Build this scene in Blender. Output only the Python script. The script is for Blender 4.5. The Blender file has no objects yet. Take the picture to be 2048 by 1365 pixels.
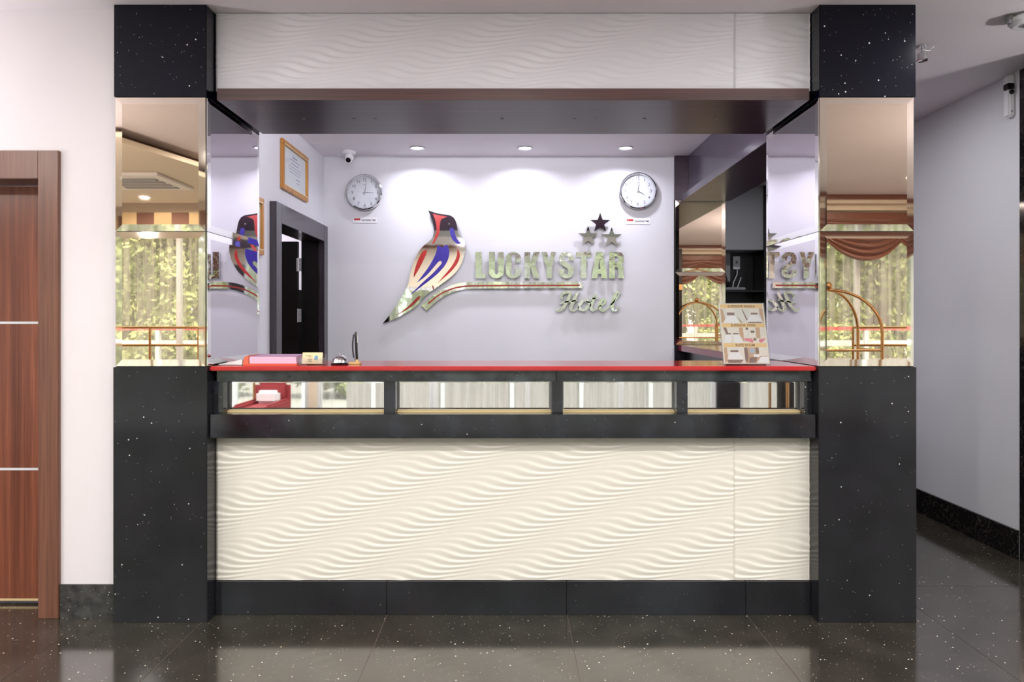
import bpy, bmesh, math, random
from mathutils import Vector, Matrix
from mathutils.geometry import tessellate_polygon
random.seed(7)
sc = bpy.context.scene
PI = math.pi
# ---------------------------------------------------------------- camera, world, light, exposure
F = 1365.0; CAMY = -3.04; EYE = 1.35
cd = bpy.data.cameras.new('camera'); cam = bpy.data.objects.new('camera', cd)
sc.collection.objects.link(cam); sc.camera = cam
cd.sensor_width = 36.0; cd.lens = 36.0 * F / 2048.0
cam.location = (0, CAMY, EYE); cam.rotation_euler = (PI/2, 0, 0)
cd.shift_y = -42.5/2048.0; cd.clip_start = 0.02; cd.clip_end = 200
w = bpy.data.worlds.new('world'); sc.world = w; w.use_nodes = True
nt = w.node_tree; bg = nt.nodes['Background']
bg.inputs['Color'].default_value = (0.90, 0.96, 1.0, 1); bg.inputs['Strength'].default_value = 3.6
sc.view_settings.view_transform = 'Standard'; sc.view_settings.look = 'None'
sc.view_settings.gamma = 1.0; sc.view_settings.use_curve_mapping = False
sc.view_settings.exposure = 0.14
POWER_LOBBY = 27.0; POWER_DESK = 5.5; POWER_FILL_BATTEN = 19.0; POWER_FILL_UP = 48.0; POWER_BACK = 30.0
sun = bpy.data.lights.new('sun', 'SUN'); sun.energy = 8.0; sun.angle = 0.02; sun.color = (1.0, 0.96, 0.88)
so = bpy.data.objects.new('sun', sun); sc.collection.objects.link(so); so.rotation_euler = (math.radians(-24), math.radians(8), 0)
sc.cycles.max_bounces = 10; sc.cycles.glossy_bounces = 6; sc.cycles.transparent_max_bounces = 16
sc.cycles.transmission_bounces = 6; sc.cycles.caustics_reflective = False; sc.cycles.caustics_refractive = False
sc.cycles.sample_clamp_indirect = 6.0

# ---------------------------------------------------------------- materials
def srgb(r, g, b):
    f = lambda c: (c/255/12.92) if c/255 <= 0.04045 else ((c/255+0.055)/1.055)**2.4
    return (f(r), f(g), f(b), 1)
def mat(name, col, rough=0.5, metal=0.0, ior=1.5, **kw):
    m = bpy.data.materials.new(name); m.use_nodes = True
    b = m.node_tree.nodes['Principled BSDF']
    b.inputs['Base Color'].default_value = col; b.inputs['Roughness'].default_value = rough
    b.inputs['Metallic'].default_value = metal; b.inputs['IOR'].default_value = ior
    for k, v in kw.items(): b.inputs[k].default_value = v
    return m
def N(m, t, **kw):
    n = m.node_tree.nodes.new(t)
    for k, v in kw.items(): setattr(n, k, v)
    return n
def L(m, a, b): m.node_tree.links.new(a, b)
def coord(m, scale=(1,1,1)):
    tc = N(m, 'ShaderNodeTexCoord'); mp = N(m, 'ShaderNodeMapping')
    g = N(m, 'ShaderNodeNewGeometry')
    mp.inputs['Scale'].default_value = scale
    L(m, g.outputs['Position'], mp.inputs['Vector']); return mp.outputs['Vector']
def noise_mix(m, scale, c1, c2, vec_scale=(1,1,1), lo=0.35, hi=0.65, detail=4, rough_in=None):
    v = coord(m, vec_scale); n = N(m, 'ShaderNodeTexNoise')
    n.inputs['Scale'].default_value = scale; n.inputs['Detail'].default_value = detail
    L(m, v, n.inputs['Vector'])
    r = N(m, 'ShaderNodeValToRGB')
    r.color_ramp.elements[0].position = lo; r.color_ramp.elements[0].color = c1
    r.color_ramp.elements[1].position = hi; r.color_ramp.elements[1].color = c2
    L(m, n.outputs['Fac'], r.inputs['Fac'])
    return n, r
def bump(m, h, strength, dist=0.001):
    b = N(m, 'ShaderNodeBump'); b.inputs['Strength'].default_value = strength; b.inputs['Distance'].default_value = dist
    L(m, h, b.inputs['Height']); L(m, b.outputs['Normal'], m.node_tree.nodes['Principled BSDF'].inputs['Normal'])
def granite(name, c1, c2, fleck=(0.85, 0.85, 0.8, 1), dens=0.5, rough=0.08, ior=1.6, big=28.0, nscale=5, size=0.075):
    m = mat(name, c1, rough, ior=ior); P = m.node_tree.nodes['Principled BSDF']
    n, r = noise_mix(m, nscale, c1, c2)
    last = r.outputs['Color']
    for sc_, th, sz in ((big, 1-dens, size), (big*2.7, 1-dens*0.7, size)):
        vo = N(m, 'ShaderNodeTexVoronoi'); vo.inputs['Scale'].default_value = sc_
        L(m, coord(m), vo.inputs['Vector'])
        sx = N(m, 'ShaderNodeSeparateColor'); L(m, vo.outputs['Color'], sx.inputs['Color'])
        gt = N(m, 'ShaderNodeMath', operation='GREATER_THAN'); gt.inputs[1].default_value = th
        L(m, sx.outputs['Red'], gt.inputs[0])
        mu = N(m, 'ShaderNodeMath', operation='MULTIPLY'); mu.inputs[1].default_value = sz*1.6
        L(m, sx.outputs['Green'], mu.inputs[0])
        ad = N(m, 'ShaderNodeMath', operation='ADD'); ad.inputs[1].default_value = sz*0.6; L(m, mu.outputs[0], ad.inputs[0])
        lt = N(m, 'ShaderNodeMath', operation='LESS_THAN'); L(m, vo.outputs['Distance'], lt.inputs[0]); L(m, ad.outputs[0], lt.inputs[1])
        an = N(m, 'ShaderNodeMath', operation='MULTIPLY'); L(m, gt.outputs[0], an.inputs[0]); L(m, lt.outputs[0], an.inputs[1])
        mx = N(m, 'ShaderNodeMix', data_type='RGBA'); L(m, an.outputs[0], mx.inputs['Factor'])
        L(m, last, mx.inputs['A']); mx.inputs['B'].default_value = fleck; last = mx.outputs['Result']
    L(m, last, P.inputs['Base Color'])
    return m
def wood(name, c1, c2, axis='Z', rough=0.3, scale=1.0, ior=1.5, lo=.3, hi=.7):
    m = mat(name, c1, rough, ior=ior); P = m.node_tree.nodes['Principled BSDF']
    s = {'X': (0.6, 30, 30), 'Y': (30, 0.6, 30), 'Z': (30, 30, 0.5)}[axis]
    n, r = noise_mix(m, scale, c1, c2, s, lo, hi, 5)
    n2, r2 = noise_mix(m, scale*6, (0.75,0.75,0.75,1), (1.1,1.1,1.1,1), s)
    mx = N(m, 'ShaderNodeMix', data_type='RGBA', blend_type='MULTIPLY'); mx.inputs['Factor'].default_value = 1
    L(m, r.outputs['Color'], mx.inputs['A']); L(m, r2.outputs['Color'], mx.inputs['B'])
    L(m, mx.outputs['Result'], P.inputs['Base Color'])
    return m
def paint(name, col, rough=0.6):
    m = mat(name, col, rough)
    n, r = noise_mix(m, 1.7, tuple(c*0.97 for c in col[:3])+(1,), col)
    L(m, r.outputs['Color'], m.node_tree.nodes['Principled BSDF'].inputs['Base Color'])
    v = coord(m); n2 = N(m, 'ShaderNodeTexNoise'); n2.inputs['Scale'].default_value = 180; L(m, v, n2.inputs['Vector'])
    bump(m, n2.outputs['Fac'], 0.12)
    return m
def mirror(name, col, rough=0.01, wav=0.0):
    m = mat(name, col, rough, 1.0)
    if wav:
        v = coord(m, (1, 1, 1)); n = N(m, 'ShaderNodeTexNoise'); n.inputs['Scale'].default_value = 9; n.inputs['Detail'].default_value = 3
        L(m, v, n.inputs['Vector']); bump(m, n.outputs['Fac'], wav, 0.01)
    return m
def glass(name, tint=(1,1,1,1), refl=0.08, opacity=0.0, rough=0.0):
    m = bpy.data.materials.new(name); m.use_nodes = True; t = m.node_tree; t.nodes.clear()
    o = t.nodes.new('ShaderNodeOutputMaterial'); mix = t.nodes.new('ShaderNodeMixShader')
    tr = t.nodes.new('ShaderNodeBsdfTransparent'); gl = t.nodes.new('ShaderNodeBsdfGlossy')
    tr.inputs['Color'].default_value = tint; gl.inputs['Roughness'].default_value = rough
    mix.inputs['Fac'].default_value = refl
    t.links.new(tr.outputs[0], mix.inputs[1]); t.links.new(gl.outputs[0], mix.inputs[2]); t.links.new(mix.outputs[0], o.inputs[0])
    return m
def emit(name, col, s):
    m = mat(name, col, 0.5); b = m.node_tree.nodes['Principled BSDF']
    b.inputs['Emission Color'].default_value = col; b.inputs['Emission Strength'].default_value = s
    return m

M = {}
M['wall'] = paint('white_paint', srgb(232, 226, 229))
M['wall_cool'] = paint('cool_white_paint', srgb(224, 224, 228))
M['ceil'] = paint('ceiling_paint', srgb(236, 230, 233))
M['wave'] = mat('wave_plaster', srgb(230, 225, 214), 0.32)
M['wavetop'] = mat('wave_plaster_top', srgb(234, 232, 238), 0.32)
M['gran_cap'] = granite('navy_sparkle_granite', (0.0012, 0.0018, 0.007, 1), (0.002, 0.003, 0.011, 1), dens=0.75, rough=0.16, ior=1.4, big=30, size=.046)
M['gran'] = granite('black_granite', (0.014, 0.014, 0.017, 1), (0.019, 0.019, 0.023, 1), fleck=(.6,.6,.58,1), dens=0.34, rough=0.1, ior=1.42, big=30, size=.045)
M['gran_slab'] = granite('mottled_black_granite', (0.010, 0.012, 0.014, 1), (0.045, 0.055, 0.06, 1), fleck=(.6,.6,.58,1), dens=0.2, rough=0.12, big=30, nscale=9, size=.05)
M['gran_ledge'] = granite('black_ledge_granite', (0.007, 0.007, 0.008, 1), (0.020, 0.022, 0.030, 1), fleck=(.6,.6,.58,1), dens=0.2, rough=0.1, big=30, nscale=7, size=.05)
M['floor'] = granite('floor_granite', (0.030, 0.026, 0.020, 1), (0.048, 0.042, 0.033, 1), fleck=(.95,.9,.75,1), dens=0.5, rough=0.12, ior=2.3, big=40, nscale=6, size=.062)
M['grout'] = mat('grout', srgb(105, 92, 84), 0.8)
M['marble'] = mat('black_marble', (0.008, 0.008, 0.009, 1), 0.08)
def marble_veins(m):
    v = coord(m); n = N(m, 'ShaderNodeTexNoise'); n.inputs['Scale'].default_value = 9; n.inputs['Detail'].default_value = 6; n.inputs['Distortion'].default_value = 2.2
    L(m, v, n.inputs['Vector']); r = N(m, 'ShaderNodeValToRGB'); e = r.color_ramp.elements
    e[0].position = 0.49; e[0].color = (0.008, 0.008, 0.009, 1); e[1].position = 0.5; e[1].color = (0.09, 0.07, 0.06, 1)
    x = r.color_ramp.elements.new(0.515); x.color = (0.01, 0.009, 0.009, 1)
    L(m, n.outputs['Fac'], r.inputs['Fac']); L(m, r.outputs['Color'], m.node_tree.nodes['Principled BSDF'].inputs['Base Color'])
marble_veins(M['marble'])
M['base_tile'] = granite('grey_black_skirting', (0.018, 0.017, 0.017, 1), (0.055, 0.053, 0.050, 1), fleck=(.4,.4,.38,1), dens=0.5, rough=0.15, nscale=22)
M['door'] = wood('red_brown_door_wood', srgb(98, 52, 34), srgb(140, 80, 56), 'Z', 0.25)
M['door_frame'] = wood('brown_frame_wood', srgb(104, 68, 54), srgb(126, 84, 66), 'Z', 0.3)
M['dark_wood'] = wood('dark_wood_beam', (0.030, 0.014, 0.026, 1), (0.060, 0.030, 0.050, 1), 'X', 0.30, ior=1.6)
M['ledge_wood'] = wood('ledge_wood', srgb(74, 50, 50), srgb(96, 62, 58), 'X', 0.42)
M['beam_panel'] = wood('plum_wood', (0.05, 0.035, 0.06, 1), (0.085, 0.065, 0.10, 1), 'Y', 0.18, ior=1.7)
M['casing'] = wood('plum_casing', (0.022, 0.016, 0.024, 1), (0.042, 0.032, 0.046, 1), 'Z', 0.2, ior=1.7)
M['black'] = mat('black_lacquer', (0.002, 0.002, 0.002, 1), 0.3)
M['black_wood'] = mat('black_wood', (0.006, 0.004, 0.005, 1), 0.2)
M['bronze'] = mirror('bronze_mirror', (0.86, 0.71, 0.56, 1))
M['bronze2'] = mirror('bronze_mirror_bevel', (0.93, 0.82, 0.70, 1), 0.03)
M['silver'] = mirror('grey_mirror', (0.72, 0.68, 0.73, 1))
M['silver2'] = mirror('grey_mirror_bevel', (0.92, 0.90, 0.90, 1), 0.03)
M['clear_mirror'] = mirror('counter_mirror', (0.88, 0.85, 0.82, 1), 0.02)
M['logo'] = mirror('mirror_acrylic', (0.94, 0.95, 0.95, 1), 0.05, 0.20)
M['logo_flat'] = mirror('mirror_acrylic_flat', (0.93, 0.93, 0.92, 1), 0.03, 0.02)
M['satin'] = mat('satin_steel', (0.62, 0.62, 0.64, 1), 0.35, 0.6)
M['chrome'] = mirror('chrome', (0.85, 0.85, 0.87, 1), 0.08)
M['brass'] = mirror('brass', (0.60, 0.36, 0.16, 1), 0.2)
M['brass_strip'] = mat('brass_strip', srgb(228, 205, 155), 0.35, 0.3)
M['gold'] = wood('gold_frame', srgb(170, 105, 30), srgb(225, 165, 70), 'Z', 0.3)
M['red_top'] = mat('red_counter_lacquer', (0.50, 0.018, 0.022, 1), 0.12, ior=1.6)
M['maroon'] = mat('maroon_counter_lacquer', (0.16, 0.02, 0.03, 1), 0.1, ior=1.7)
M['red_ink'] = mat('red_vinyl', srgb(178, 28, 28), 0.25)
M['blue_ink'] = mat('blue_vinyl', srgb(48, 30, 150), 0.25)
M['maroon_ink'] = mat('maroon_vinyl', srgb(150, 45, 35), 0.3)
M['dark_ink'] = mat('dark_print', srgb(55, 50, 62), 0.5)
M['white'] = mat('white_plastic', srgb(236, 236, 238), 0.35)
M['dial'] = mat('clock_dial', srgb(232, 232, 238), 0.5)
M['paper'] = mat('white_paper', srgb(235, 238, 240), 0.6)
M['clear'] = glass('clear_glass', (0.98, 0.99, 0.99, 1), 0.05)
M['acrylic'] = glass('clear_acrylic', (0.95, 0.96, 0.97, 1), 0.12)
M['pane'] = glass('window_glass', (0.95, 0.98, 0.97, 1), 0.06)
M['alu'] = mat('white_aluminium', srgb(215, 220, 224), 0.35)
M['lamp'] = emit('lamp_diffuser_cool', (0.92, 0.92, 1.0, 1), 9.0)
M['lamp_warm'] = emit('lamp_diffuser_warm', (1.0, 0.86, 0.66, 1), 9.0)
M['cream'] = mat('cream_gypsum', srgb(225, 212, 190), 0.5)
M['drape'] = mat('brown_satin', srgb(120, 72, 52), 0.4)
M['drape'].node_tree.nodes['Principled BSDF'].inputs['Sheen Weight'].default_value = 0.4
M['beige_cloth'] = mat('beige_cloth', srgb(205, 182, 140), 0.8)
M['brown_cloth'] = mat('brown_cloth', srgb(112, 82, 70), 0.8)
def sheer_mat():
    m = bpy.data.materials.new('sheer_curtain'); m.use_nodes = True; t = m.node_tree; t.nodes.clear()
    o = t.nodes.new('ShaderNodeOutputMaterial'); a = t.nodes.new('ShaderNodeMixShader'); b = t.nodes.new('ShaderNodeMixShader')
    tr = t.nodes.new('ShaderNodeBsdfTransparent'); tl = t.nodes.new('ShaderNodeBsdfTranslucent'); df = t.nodes.new('ShaderNodeBsdfDiffuse')
    tl.inputs['Color'].default_value = (0.92, 0.90, 0.88, 1); df.inputs['Color'].default_value = (0.85, 0.83, 0.80, 1)
    b.inputs['Fac'].default_value = 0.35
    n = t.nodes.new('ShaderNodeTexNoise'); n.inputs['Scale'].default_value = 1.0; n.inputs['Detail'].default_value = 4
    mp = t.nodes.new('ShaderNodeMapping'); mp.inputs['Scale'].default_value = (16, 1, 0.4); g = t.nodes.new('ShaderNodeNewGeometry')
    t.links.new(g.outputs['Position'], mp.inputs['Vector']); t.links.new(mp.outputs[0], n.inputs['Vector'])
    r = t.nodes.new('ShaderNodeMapRange'); r.inputs['From Min'].default_value = .35; r.inputs['From Max'].default_value = .65
    r.inputs['To Min'].default_value = .10; r.inputs['To Max'].default_value = .50
    t.links.new(n.outputs['Fac'], r.inputs['Value']); t.links.new(r.outputs[0], a.inputs['Fac'])
    t.links.new(tl.outputs[0], b.inputs[1]); t.links.new(df.outputs[0], b.inputs[2])
    t.links.new(tr.outputs[0], a.inputs[1]); t.links.new(b.outputs[0], a.inputs[2]); t.links.new(a.outputs[0], o.inputs[0])
    return m
M['sheer'] = sheer_mat()
M['leaf'] = mat('leaves', srgb(150, 175, 70), 0.6)
n_, r_ = noise_mix(M['leaf'], 1.6, srgb(98, 116, 62), srgb(198, 206, 140)); L(M['leaf'], r_.outputs['Color'], M['leaf'].node_tree.nodes['Principled BSDF'].inputs['Base Color'])
M['bark'] = mat('bark', srgb(90, 72, 58), 0.9)
M['paving'] = mat('outdoor_paving', srgb(150, 146, 140), 0.9)
M['red_paint'] = mat('red_paint', srgb(190, 40, 50), 0.4)
M['red_fabric'] = mat('red_fabric', srgb(150, 52, 58), 0.7)
M['grey_panel'] = mat('grey_panel', srgb(150, 152, 155), 0.5)
M['carpet'] = mat('cart_carpet', srgb(95, 60, 50), 0.9)

# ---------------------------------------------------------------- mesh helpers
def wloc(o):
    v = Vector(o.location)
    while o.parent: o = o.parent; v = v + Vector(o.location)
    return v
def link(name, me, m, parent=None, smooth=False, loc=None):
    o = bpy.data.objects.new(name, me); sc.collection.objects.link(o)
    if m is not None and not me.materials: me.materials.append(m)
    if loc is None:
        if parent: loc_w = wloc(parent)
        else:
            xs = [v.co for v in me.vertices]
            lo = Vector((min(v.x for v in xs), min(v.y for v in xs), min(v.z for v in xs)))
            hi = Vector((max(v.x for v in xs), max(v.y for v in xs), max(v.z for v in xs)))
            loc_w = Vector(((lo.x+hi.x)/2, (lo.y+hi.y)/2, lo.z))
        for v in me.vertices: v.co -= loc_w
        if parent: o.parent = parent
        else: o.location = loc_w
    if smooth:
        for p in me.polygons: p.use_smooth = True
    return o
class B:
    def __init__(s): s.bm = bmesh.new()
    def box(s, x0, x1, y0, y1, z0, z1, bev=0.0):
        vs = [s.bm.verts.new((x, y, z)) for z in (z0, z1) for y in (y0, y1) for x in (x0, x1)]
        fs = [s.bm.faces.new([vs[i] for i in f]) for f in ((0,2,3,1),(4,5,7,6),(0,1,5,4),(2,6,7,3),(0,4,6,2),(1,3,7,5))]
        if bev > 0:
            es = list({e for f in fs for e in f.edges})
            bmesh.ops.bevel(s.bm, geom=es, offset=bev, segments=2, affect='EDGES')
        return s
    def poly(s, verts, faces):
        vs = [s.bm.verts.new(v) for v in verts]
        for f in faces:
            try: s.bm.faces.new([vs[i] for i in f])
            except ValueError: pass
        return s
    def tube(s, pts, r, n=8, closed=False, caps=True):
        pts = [Vector(p) for p in pts]; rings = []
        K = len(pts); up = None
        for i, p in enumerate(pts):
            a = pts[(i-1) % K] if (i > 0 or closed) else p; b = pts[(i+1) % K] if (i < K-1 or closed) else p
            t = (b-a).normalized()
            if up is None: up = Vector((0,0,1)) if abs(t.z) < .9 else Vector((1,0,0))
            u = t.cross(up).normalized(); v = u.cross(t).normalized(); up = v
            rr = r[i] if isinstance(r, (list, tuple)) else r
            rings.append([s.bm.verts.new(p + u*math.cos(2*PI*k/n)*rr + v*math.sin(2*PI*k/n)*rr) for k in range(n)])
        for i in range(K if closed else K-1):
            A, C = rings[i], rings[(i+1) % K]
            for k in range(n): s.bm.faces.new((A[k], A[(k+1) % n], C[(k+1) % n], C[k]))
        if caps and not closed:
            s.bm.faces.new(rings[0][::-1]); s.bm.faces.new(rings[-1])
        return s
    def lathe(s, prof, c, axis='Z', n=32):
        # prof: (r, h); axis Z up, or 'Y' with h along -Y (towards the viewer)
        c = Vector(c); rings = []
        for r, h in prof:
            ring = []
            for k in range(n if r > 1e-6 else 1):
                a = 2*PI*k/n
                p = Vector((r*math.cos(a), r*math.sin(a), h)) if axis == 'Z' else Vector((r*math.cos(a), -h, r*math.sin(a)))
                if axis == 'X': p = Vector((h, r*math.cos(a), r*math.sin(a)))
                ring.append(s.bm.verts.new(c+p))
            rings.append(ring)
        for A, C in zip(rings, rings[1:]):
            for k in range(n):
                if len(A) == 1 and len(C) == 1: continue
                if len(A) == 1: f = (A[0], C[(k+1) % n], C[k])
                elif len(C) == 1: f = (A[k], A[(k+1) % n], C[0])
                else: f = (A[k], A[(k+1) % n], C[(k+1) % n], C[k])
                s.bm.faces.new(f)
        return s
    def prism(s, loops, y0, y1):
        # loops of (x, z): first outer, others holes; spans y0 (front) .. y1 (back)
        flat = [p for l in loops for p in l]
        tris = tessellate_polygon([[Vector((p[0], p[1], 0)) for p in l] for l in loops])
        f = [s.bm.verts.new((p[0], y0, p[1])) for p in flat]; b = [s.bm.verts.new((p[0], y1, p[1])) for p in flat]
        for t in tris:
            for vs in (f, b):
                try: s.bm.faces.new([vs[i] for i in t])
                except ValueError: pass
        o = 0
        for l in loops:
            k = len(l)
            for i in range(k):
                j = (i+1) % k
                try: s.bm.faces.new((f[o+i], f[o+j], b[o+j], b[o+i]))
                except ValueError: pass
            o += k
        return s
    def xf(s, mtx): bmesh.ops.transform(s.bm, matrix=mtx, verts=s.bm.verts); return s
    def add(s, name, m, parent=None, smooth=False, recalc=True):
        if recalc: bmesh.ops.recalc_face_normals(s.bm, faces=s.bm.faces)
        me = bpy.data.meshes.new(name); s.bm.to_mesh(me); s.bm.free()
        o = link(name, me, m, parent)
        if smooth:
            for p in me.polygons: p.use_smooth = True
            try: me.set_sharp_from_angle(angle=math.radians(40))
            except Exception: pass
        return o
def box(name, m, x0, x1, y0, y1, z0, z1, parent=None, bev=0.0): return B().box(x0, x1, y0, y1, z0, z1, bev).add(name, m, parent)
def tag(o, label=None, cat=None, group=None, kind=None):
    if label: o['label'] = label
    if cat: o['category'] = cat
    if group: o['group'] = group
    if kind: o['kind'] = kind
    return o
def thing(name, loc, label, cat, group=None):
    o = bpy.data.objects.new(name, None); sc.collection.objects.link(o); o.location = loc; o.empty_display_size = 0.1
    return tag(o, label, cat, group)
def struct(o, label=None): return tag(o, label, kind='structure')
def copy_tree(o, loc, label=None):
    r = o.copy(); sc.collection.objects.link(r); r.location = loc
    if label: r['label'] = label
    for ch in list(o.children):
        c = ch.copy(); sc.collection.objects.link(c); c.parent = r
        for g in list(ch.children):
            d = g.copy(); sc.collection.objects.link(d); d.parent = c
    return r
def text_mesh(txt, size, fit_w=None, bold=0.0, depth=0.0):
    cu = bpy.data.curves.new('t', 'FONT'); cu.body = txt; cu.size = size; cu.align_x = 'CENTER'; cu.align_y = 'CENTER'
    cu.offset = bold; cu.extrude = depth; cu.resolution_u = 3
    ob = bpy.data.objects.new('t', cu); sc.collection.objects.link(ob)
    dg = bpy.context.evaluated_depsgraph_get(); me = bpy.data.meshes.new_from_object(ob.evaluated_get(dg))
    V = [v.co.copy() for v in me.vertices]; Fc = [tuple(p.vertices) for p in me.polygons]
    bpy.data.objects.remove(ob); bpy.data.curves.remove(cu); bpy.data.meshes.remove(me)
    if V:
        x0 = min(v.x for v in V); x1 = max(v.x for v in V); z0 = min(v.y for v in V); z1 = max(v.y for v in V)
        cx, cy = (x0+x1)/2, (z0+z1)/2
        k = (fit_w/(x1-x0)) if fit_w else 1
        V = [Vector(((v.x-cx)*k, v.y-cy, v.z)) for v in V]
    return V, Fc
def put_text(bl, txt, size, c, fit_w=None, bold=0.0, mtx=None, depth=0.0):
    V, Fc = text_mesh(txt, size, fit_w, bold, depth)
    # text x -> world x, y -> world z, facing -Y
    W = [Vector((v.x, -v.z, v.y)) for v in V]
    if mtx is not None: W = [mtx @ v for v in W]
    bl.poly([Vector(c)+v for v in W], Fc)
def W2(px, py, Y):
    d = Y - CAMY
    return ((px-1024)*d/F, EYE - (py-640)*d/F)

CZ = 2.756
# ---------------------------------------------------------------- setting: floor
fl = box('floor', M['grout'], -5.4, 5.4, -5.05, 4.6, -0.06, -0.0015); struct(fl, 'dark polished granite tile floor with thin pale joints')
tile_cache = {}
def tile_mesh(wd, dp):
    k = (round(wd, 3), round(dp, 3))
    if k not in tile_cache:
        b = B().box(-wd/2, wd/2, -dp/2, dp/2, -0.02, 0.0, 0.0012); me = bpy.data.meshes.new('floor_tile'); b.bm.to_mesh(me); b.bm.free()
        me.materials.append(M['floor']); tile_cache[k] = me
    return tile_cache[k]
xs = [-1.926-0.82*4, -1.926-0.82*3, -1.926-0.82*2, -1.926-0.82, -1.906, -1.386, -0.572, 0.253, 1.074, 1.895, 2.715, 3.535, 4.355, 5.175]
ys = [-4.95, -4.70, -3.88, -3.06, -2.24, -1.42, -0.60, 0.414, 1.234, 2.054, 2.874, 3.694, 4.43]
for i in range(len(xs)-1):
    for j in range(len(ys)-1):
        g = 0.0020; wd = xs[i+1]-xs[i]-g; dp = ys[j+1]-ys[j]-g
        o = bpy.data.objects.new('floor_tile', tile_mesh(wd, dp)); sc.collection.objects.link(o); o.parent = fl
        o.location = Vector(((xs[i]+xs[i+1])/2, (ys[j]+ys[j+1])/2, 0)) - fl.location
# ceiling
ce = box('ceiling', M['ceil'], -5.4, 5.4, -5.05, 4.6, CZ, CZ+0.1); struct(ce, 'flat white ceiling')
ci = box('ceiling_recess', M['ceil'], -1.56, 1.458, 0.60, 2.63, 2.707, CZ-0.001); struct(ci, 'lower white ceiling over the reception recess')
box('drop_panel', M['ceil'], -0.92, 1.17, 0.60, 1.93, 2.683, 2.707, ci)
# left wall with door opening (door leaf X -3.0 .. -2.117)
YL = 0.058
DXL, DXR = -3.02, -2.14   # leaf opening
b = B(); b.box(-5.4, -3.11, YL, 0.20, 0, CZ); b.box(-3.11, -2.05, YL, 0.20, 2.10, CZ); b.box(-2.05, -1.779, YL, 0.20, 0, CZ)
struct(b.add('wall_left', M['wall']), 'white painted wall beside the brown door')
# door_1
dr = thing('door_1', (-2.58, 0.05, 0), 'brown striped wooden door with two thin silver inlay lines', None); del dr['label']
struct(dr, 'brown striped wooden door with silver lines left of reception')
fx = 0.04
b = B(); b.box(DXR, -2.048, fx, 0.22, 0.0, 2.115, 0.002); b.add('jamb', M['door_frame'], dr)
b = B(); b.box(-3.112, DXL, fx, 0.22, 0.0, 2.115, 0.002); b.add('jamb', M['door_frame'], dr)
b = B(); b.box(DXL, DXR, fx, 0.22, 1.988, 2.115, 0.002); b.add('head', M['door_frame'], dr)
leaf = box('leaf', M['door'], DXL+0.003, DXR-0.003, 0.205, 0.245, 0.012, 1.985, dr)
for z in (1.336, 0.640): box('silver_inlay', M['alu'], DXL+0.003, DXR-0.003, 0.2035, 0.2055, z-0.0055, z+0.0055, leaf)
box('threshold_strip', M['brass_strip'], DXL+0.003, DXR-0.003, 0.203, 0.2055, 0.014, 0.024, leaf)
struct(box('baseboard_left', M['base_tile'], -2.046, -1.779, 0.048, YL, 0, 0.150), 'grey black granite skirting under the white wall')
struct(box('baseboard_far_left', M['base_tile'], -5.4, -3.114, 0.048, YL, 0, 0.150))
# side and window walls of the lobby
struct(box('wall_far_left', M['wall'], -5.45, -5.4, -5.05, YL, 0, CZ))
struct(box('wall_far_right', M['wall'], 5.4, 5.45, -5.05, 0.5, 0, CZ))
struct(box('wall_front_right', M['wall'], 3.25, 5.4, 0.45, 0.55, 0, CZ))
# corridor right wall
struct(box('wall_right', M['wall_cool'], 2.857, 2.95, 0.80, 4.43, 0, CZ), 'cool white wall on the right of the corridor')
struct(box('wall_corridor_end', M['wall_cool'], 1.76, 2.95, 4.43, 4.53, 0, CZ))
bb = box('baseboard_right', M['marble'], 2.842, 2.857, 0.805, 4.43, 0, 0.162); struct(bb, 'black veined marble skirting along the right wall')
pr = thing('marble_pillar', (3.05, 0.58, 0), 'polished black marble pillar at the right edge of the photo', 'pillar')
box('shaft', M['marble'], 2.852, 3.25, 0.36, 0.798, 0.0, CZ-0.002, pr, 0.003)
# window wall (behind the camera, seen in the mirrors)
wb = B(); wb.box(-5.4, -2.35, -5.05, -4.95, 2.42, CZ); wb.box(-2.35, -0.95, -5.05, -4.95, 1.98, CZ); wb.box(-0.95, 2.46, -5.05, -4.95, 2.68, CZ); wb.box(2.46, 5.4, -5.05, -4.95, 2.42, CZ); wb.box(-2.45, -2.35, -5.05, -4.95, 0, 2.42); 
struct(wb.add('wall_front', M['cream']))
struct(box('trim_2', M['gran'], 2.46, 2.74, -5.05, -4.93, 0, 2.42), 'black pier between two lobby windows')
def window(i, x0, x1, n, H=2.42):
    fr = B(); y0, y1 = -5.03, -4.97
    fr.box(x0, x1, y0, y1, 0.0, 0.06); fr.box(x0, x1, y0, y1, H-.06, H); fr.box(x0, x0+0.05, y0, y1, 0.06, H-.06); fr.box(x1-0.05, x1, y0, y1, 0.06, H-.06)
    f = fr.add('window_%d' % i, M['alu']); struct(f)
    st = (x1-x0)/n
    for k in range(1, n): box('mullion', M['alu'], x0+k*st-0.025, x0+k*st+0.025, y0, y1, 0.06, H-.06, f)
    for k in range(n): box('pane', M['pane'], x0+k*st+0.026, x0+(k+1)*st-0.026, -5.004, -4.998, 0.06, H-.06, f)
window(1, -5.39, -2.45, 2); window(2, -0.95, 2.46, 3, 2.68); window(4, -2.35, -0.95, 1, 1.98); window(3, 2.74, 5.39, 2)
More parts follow.
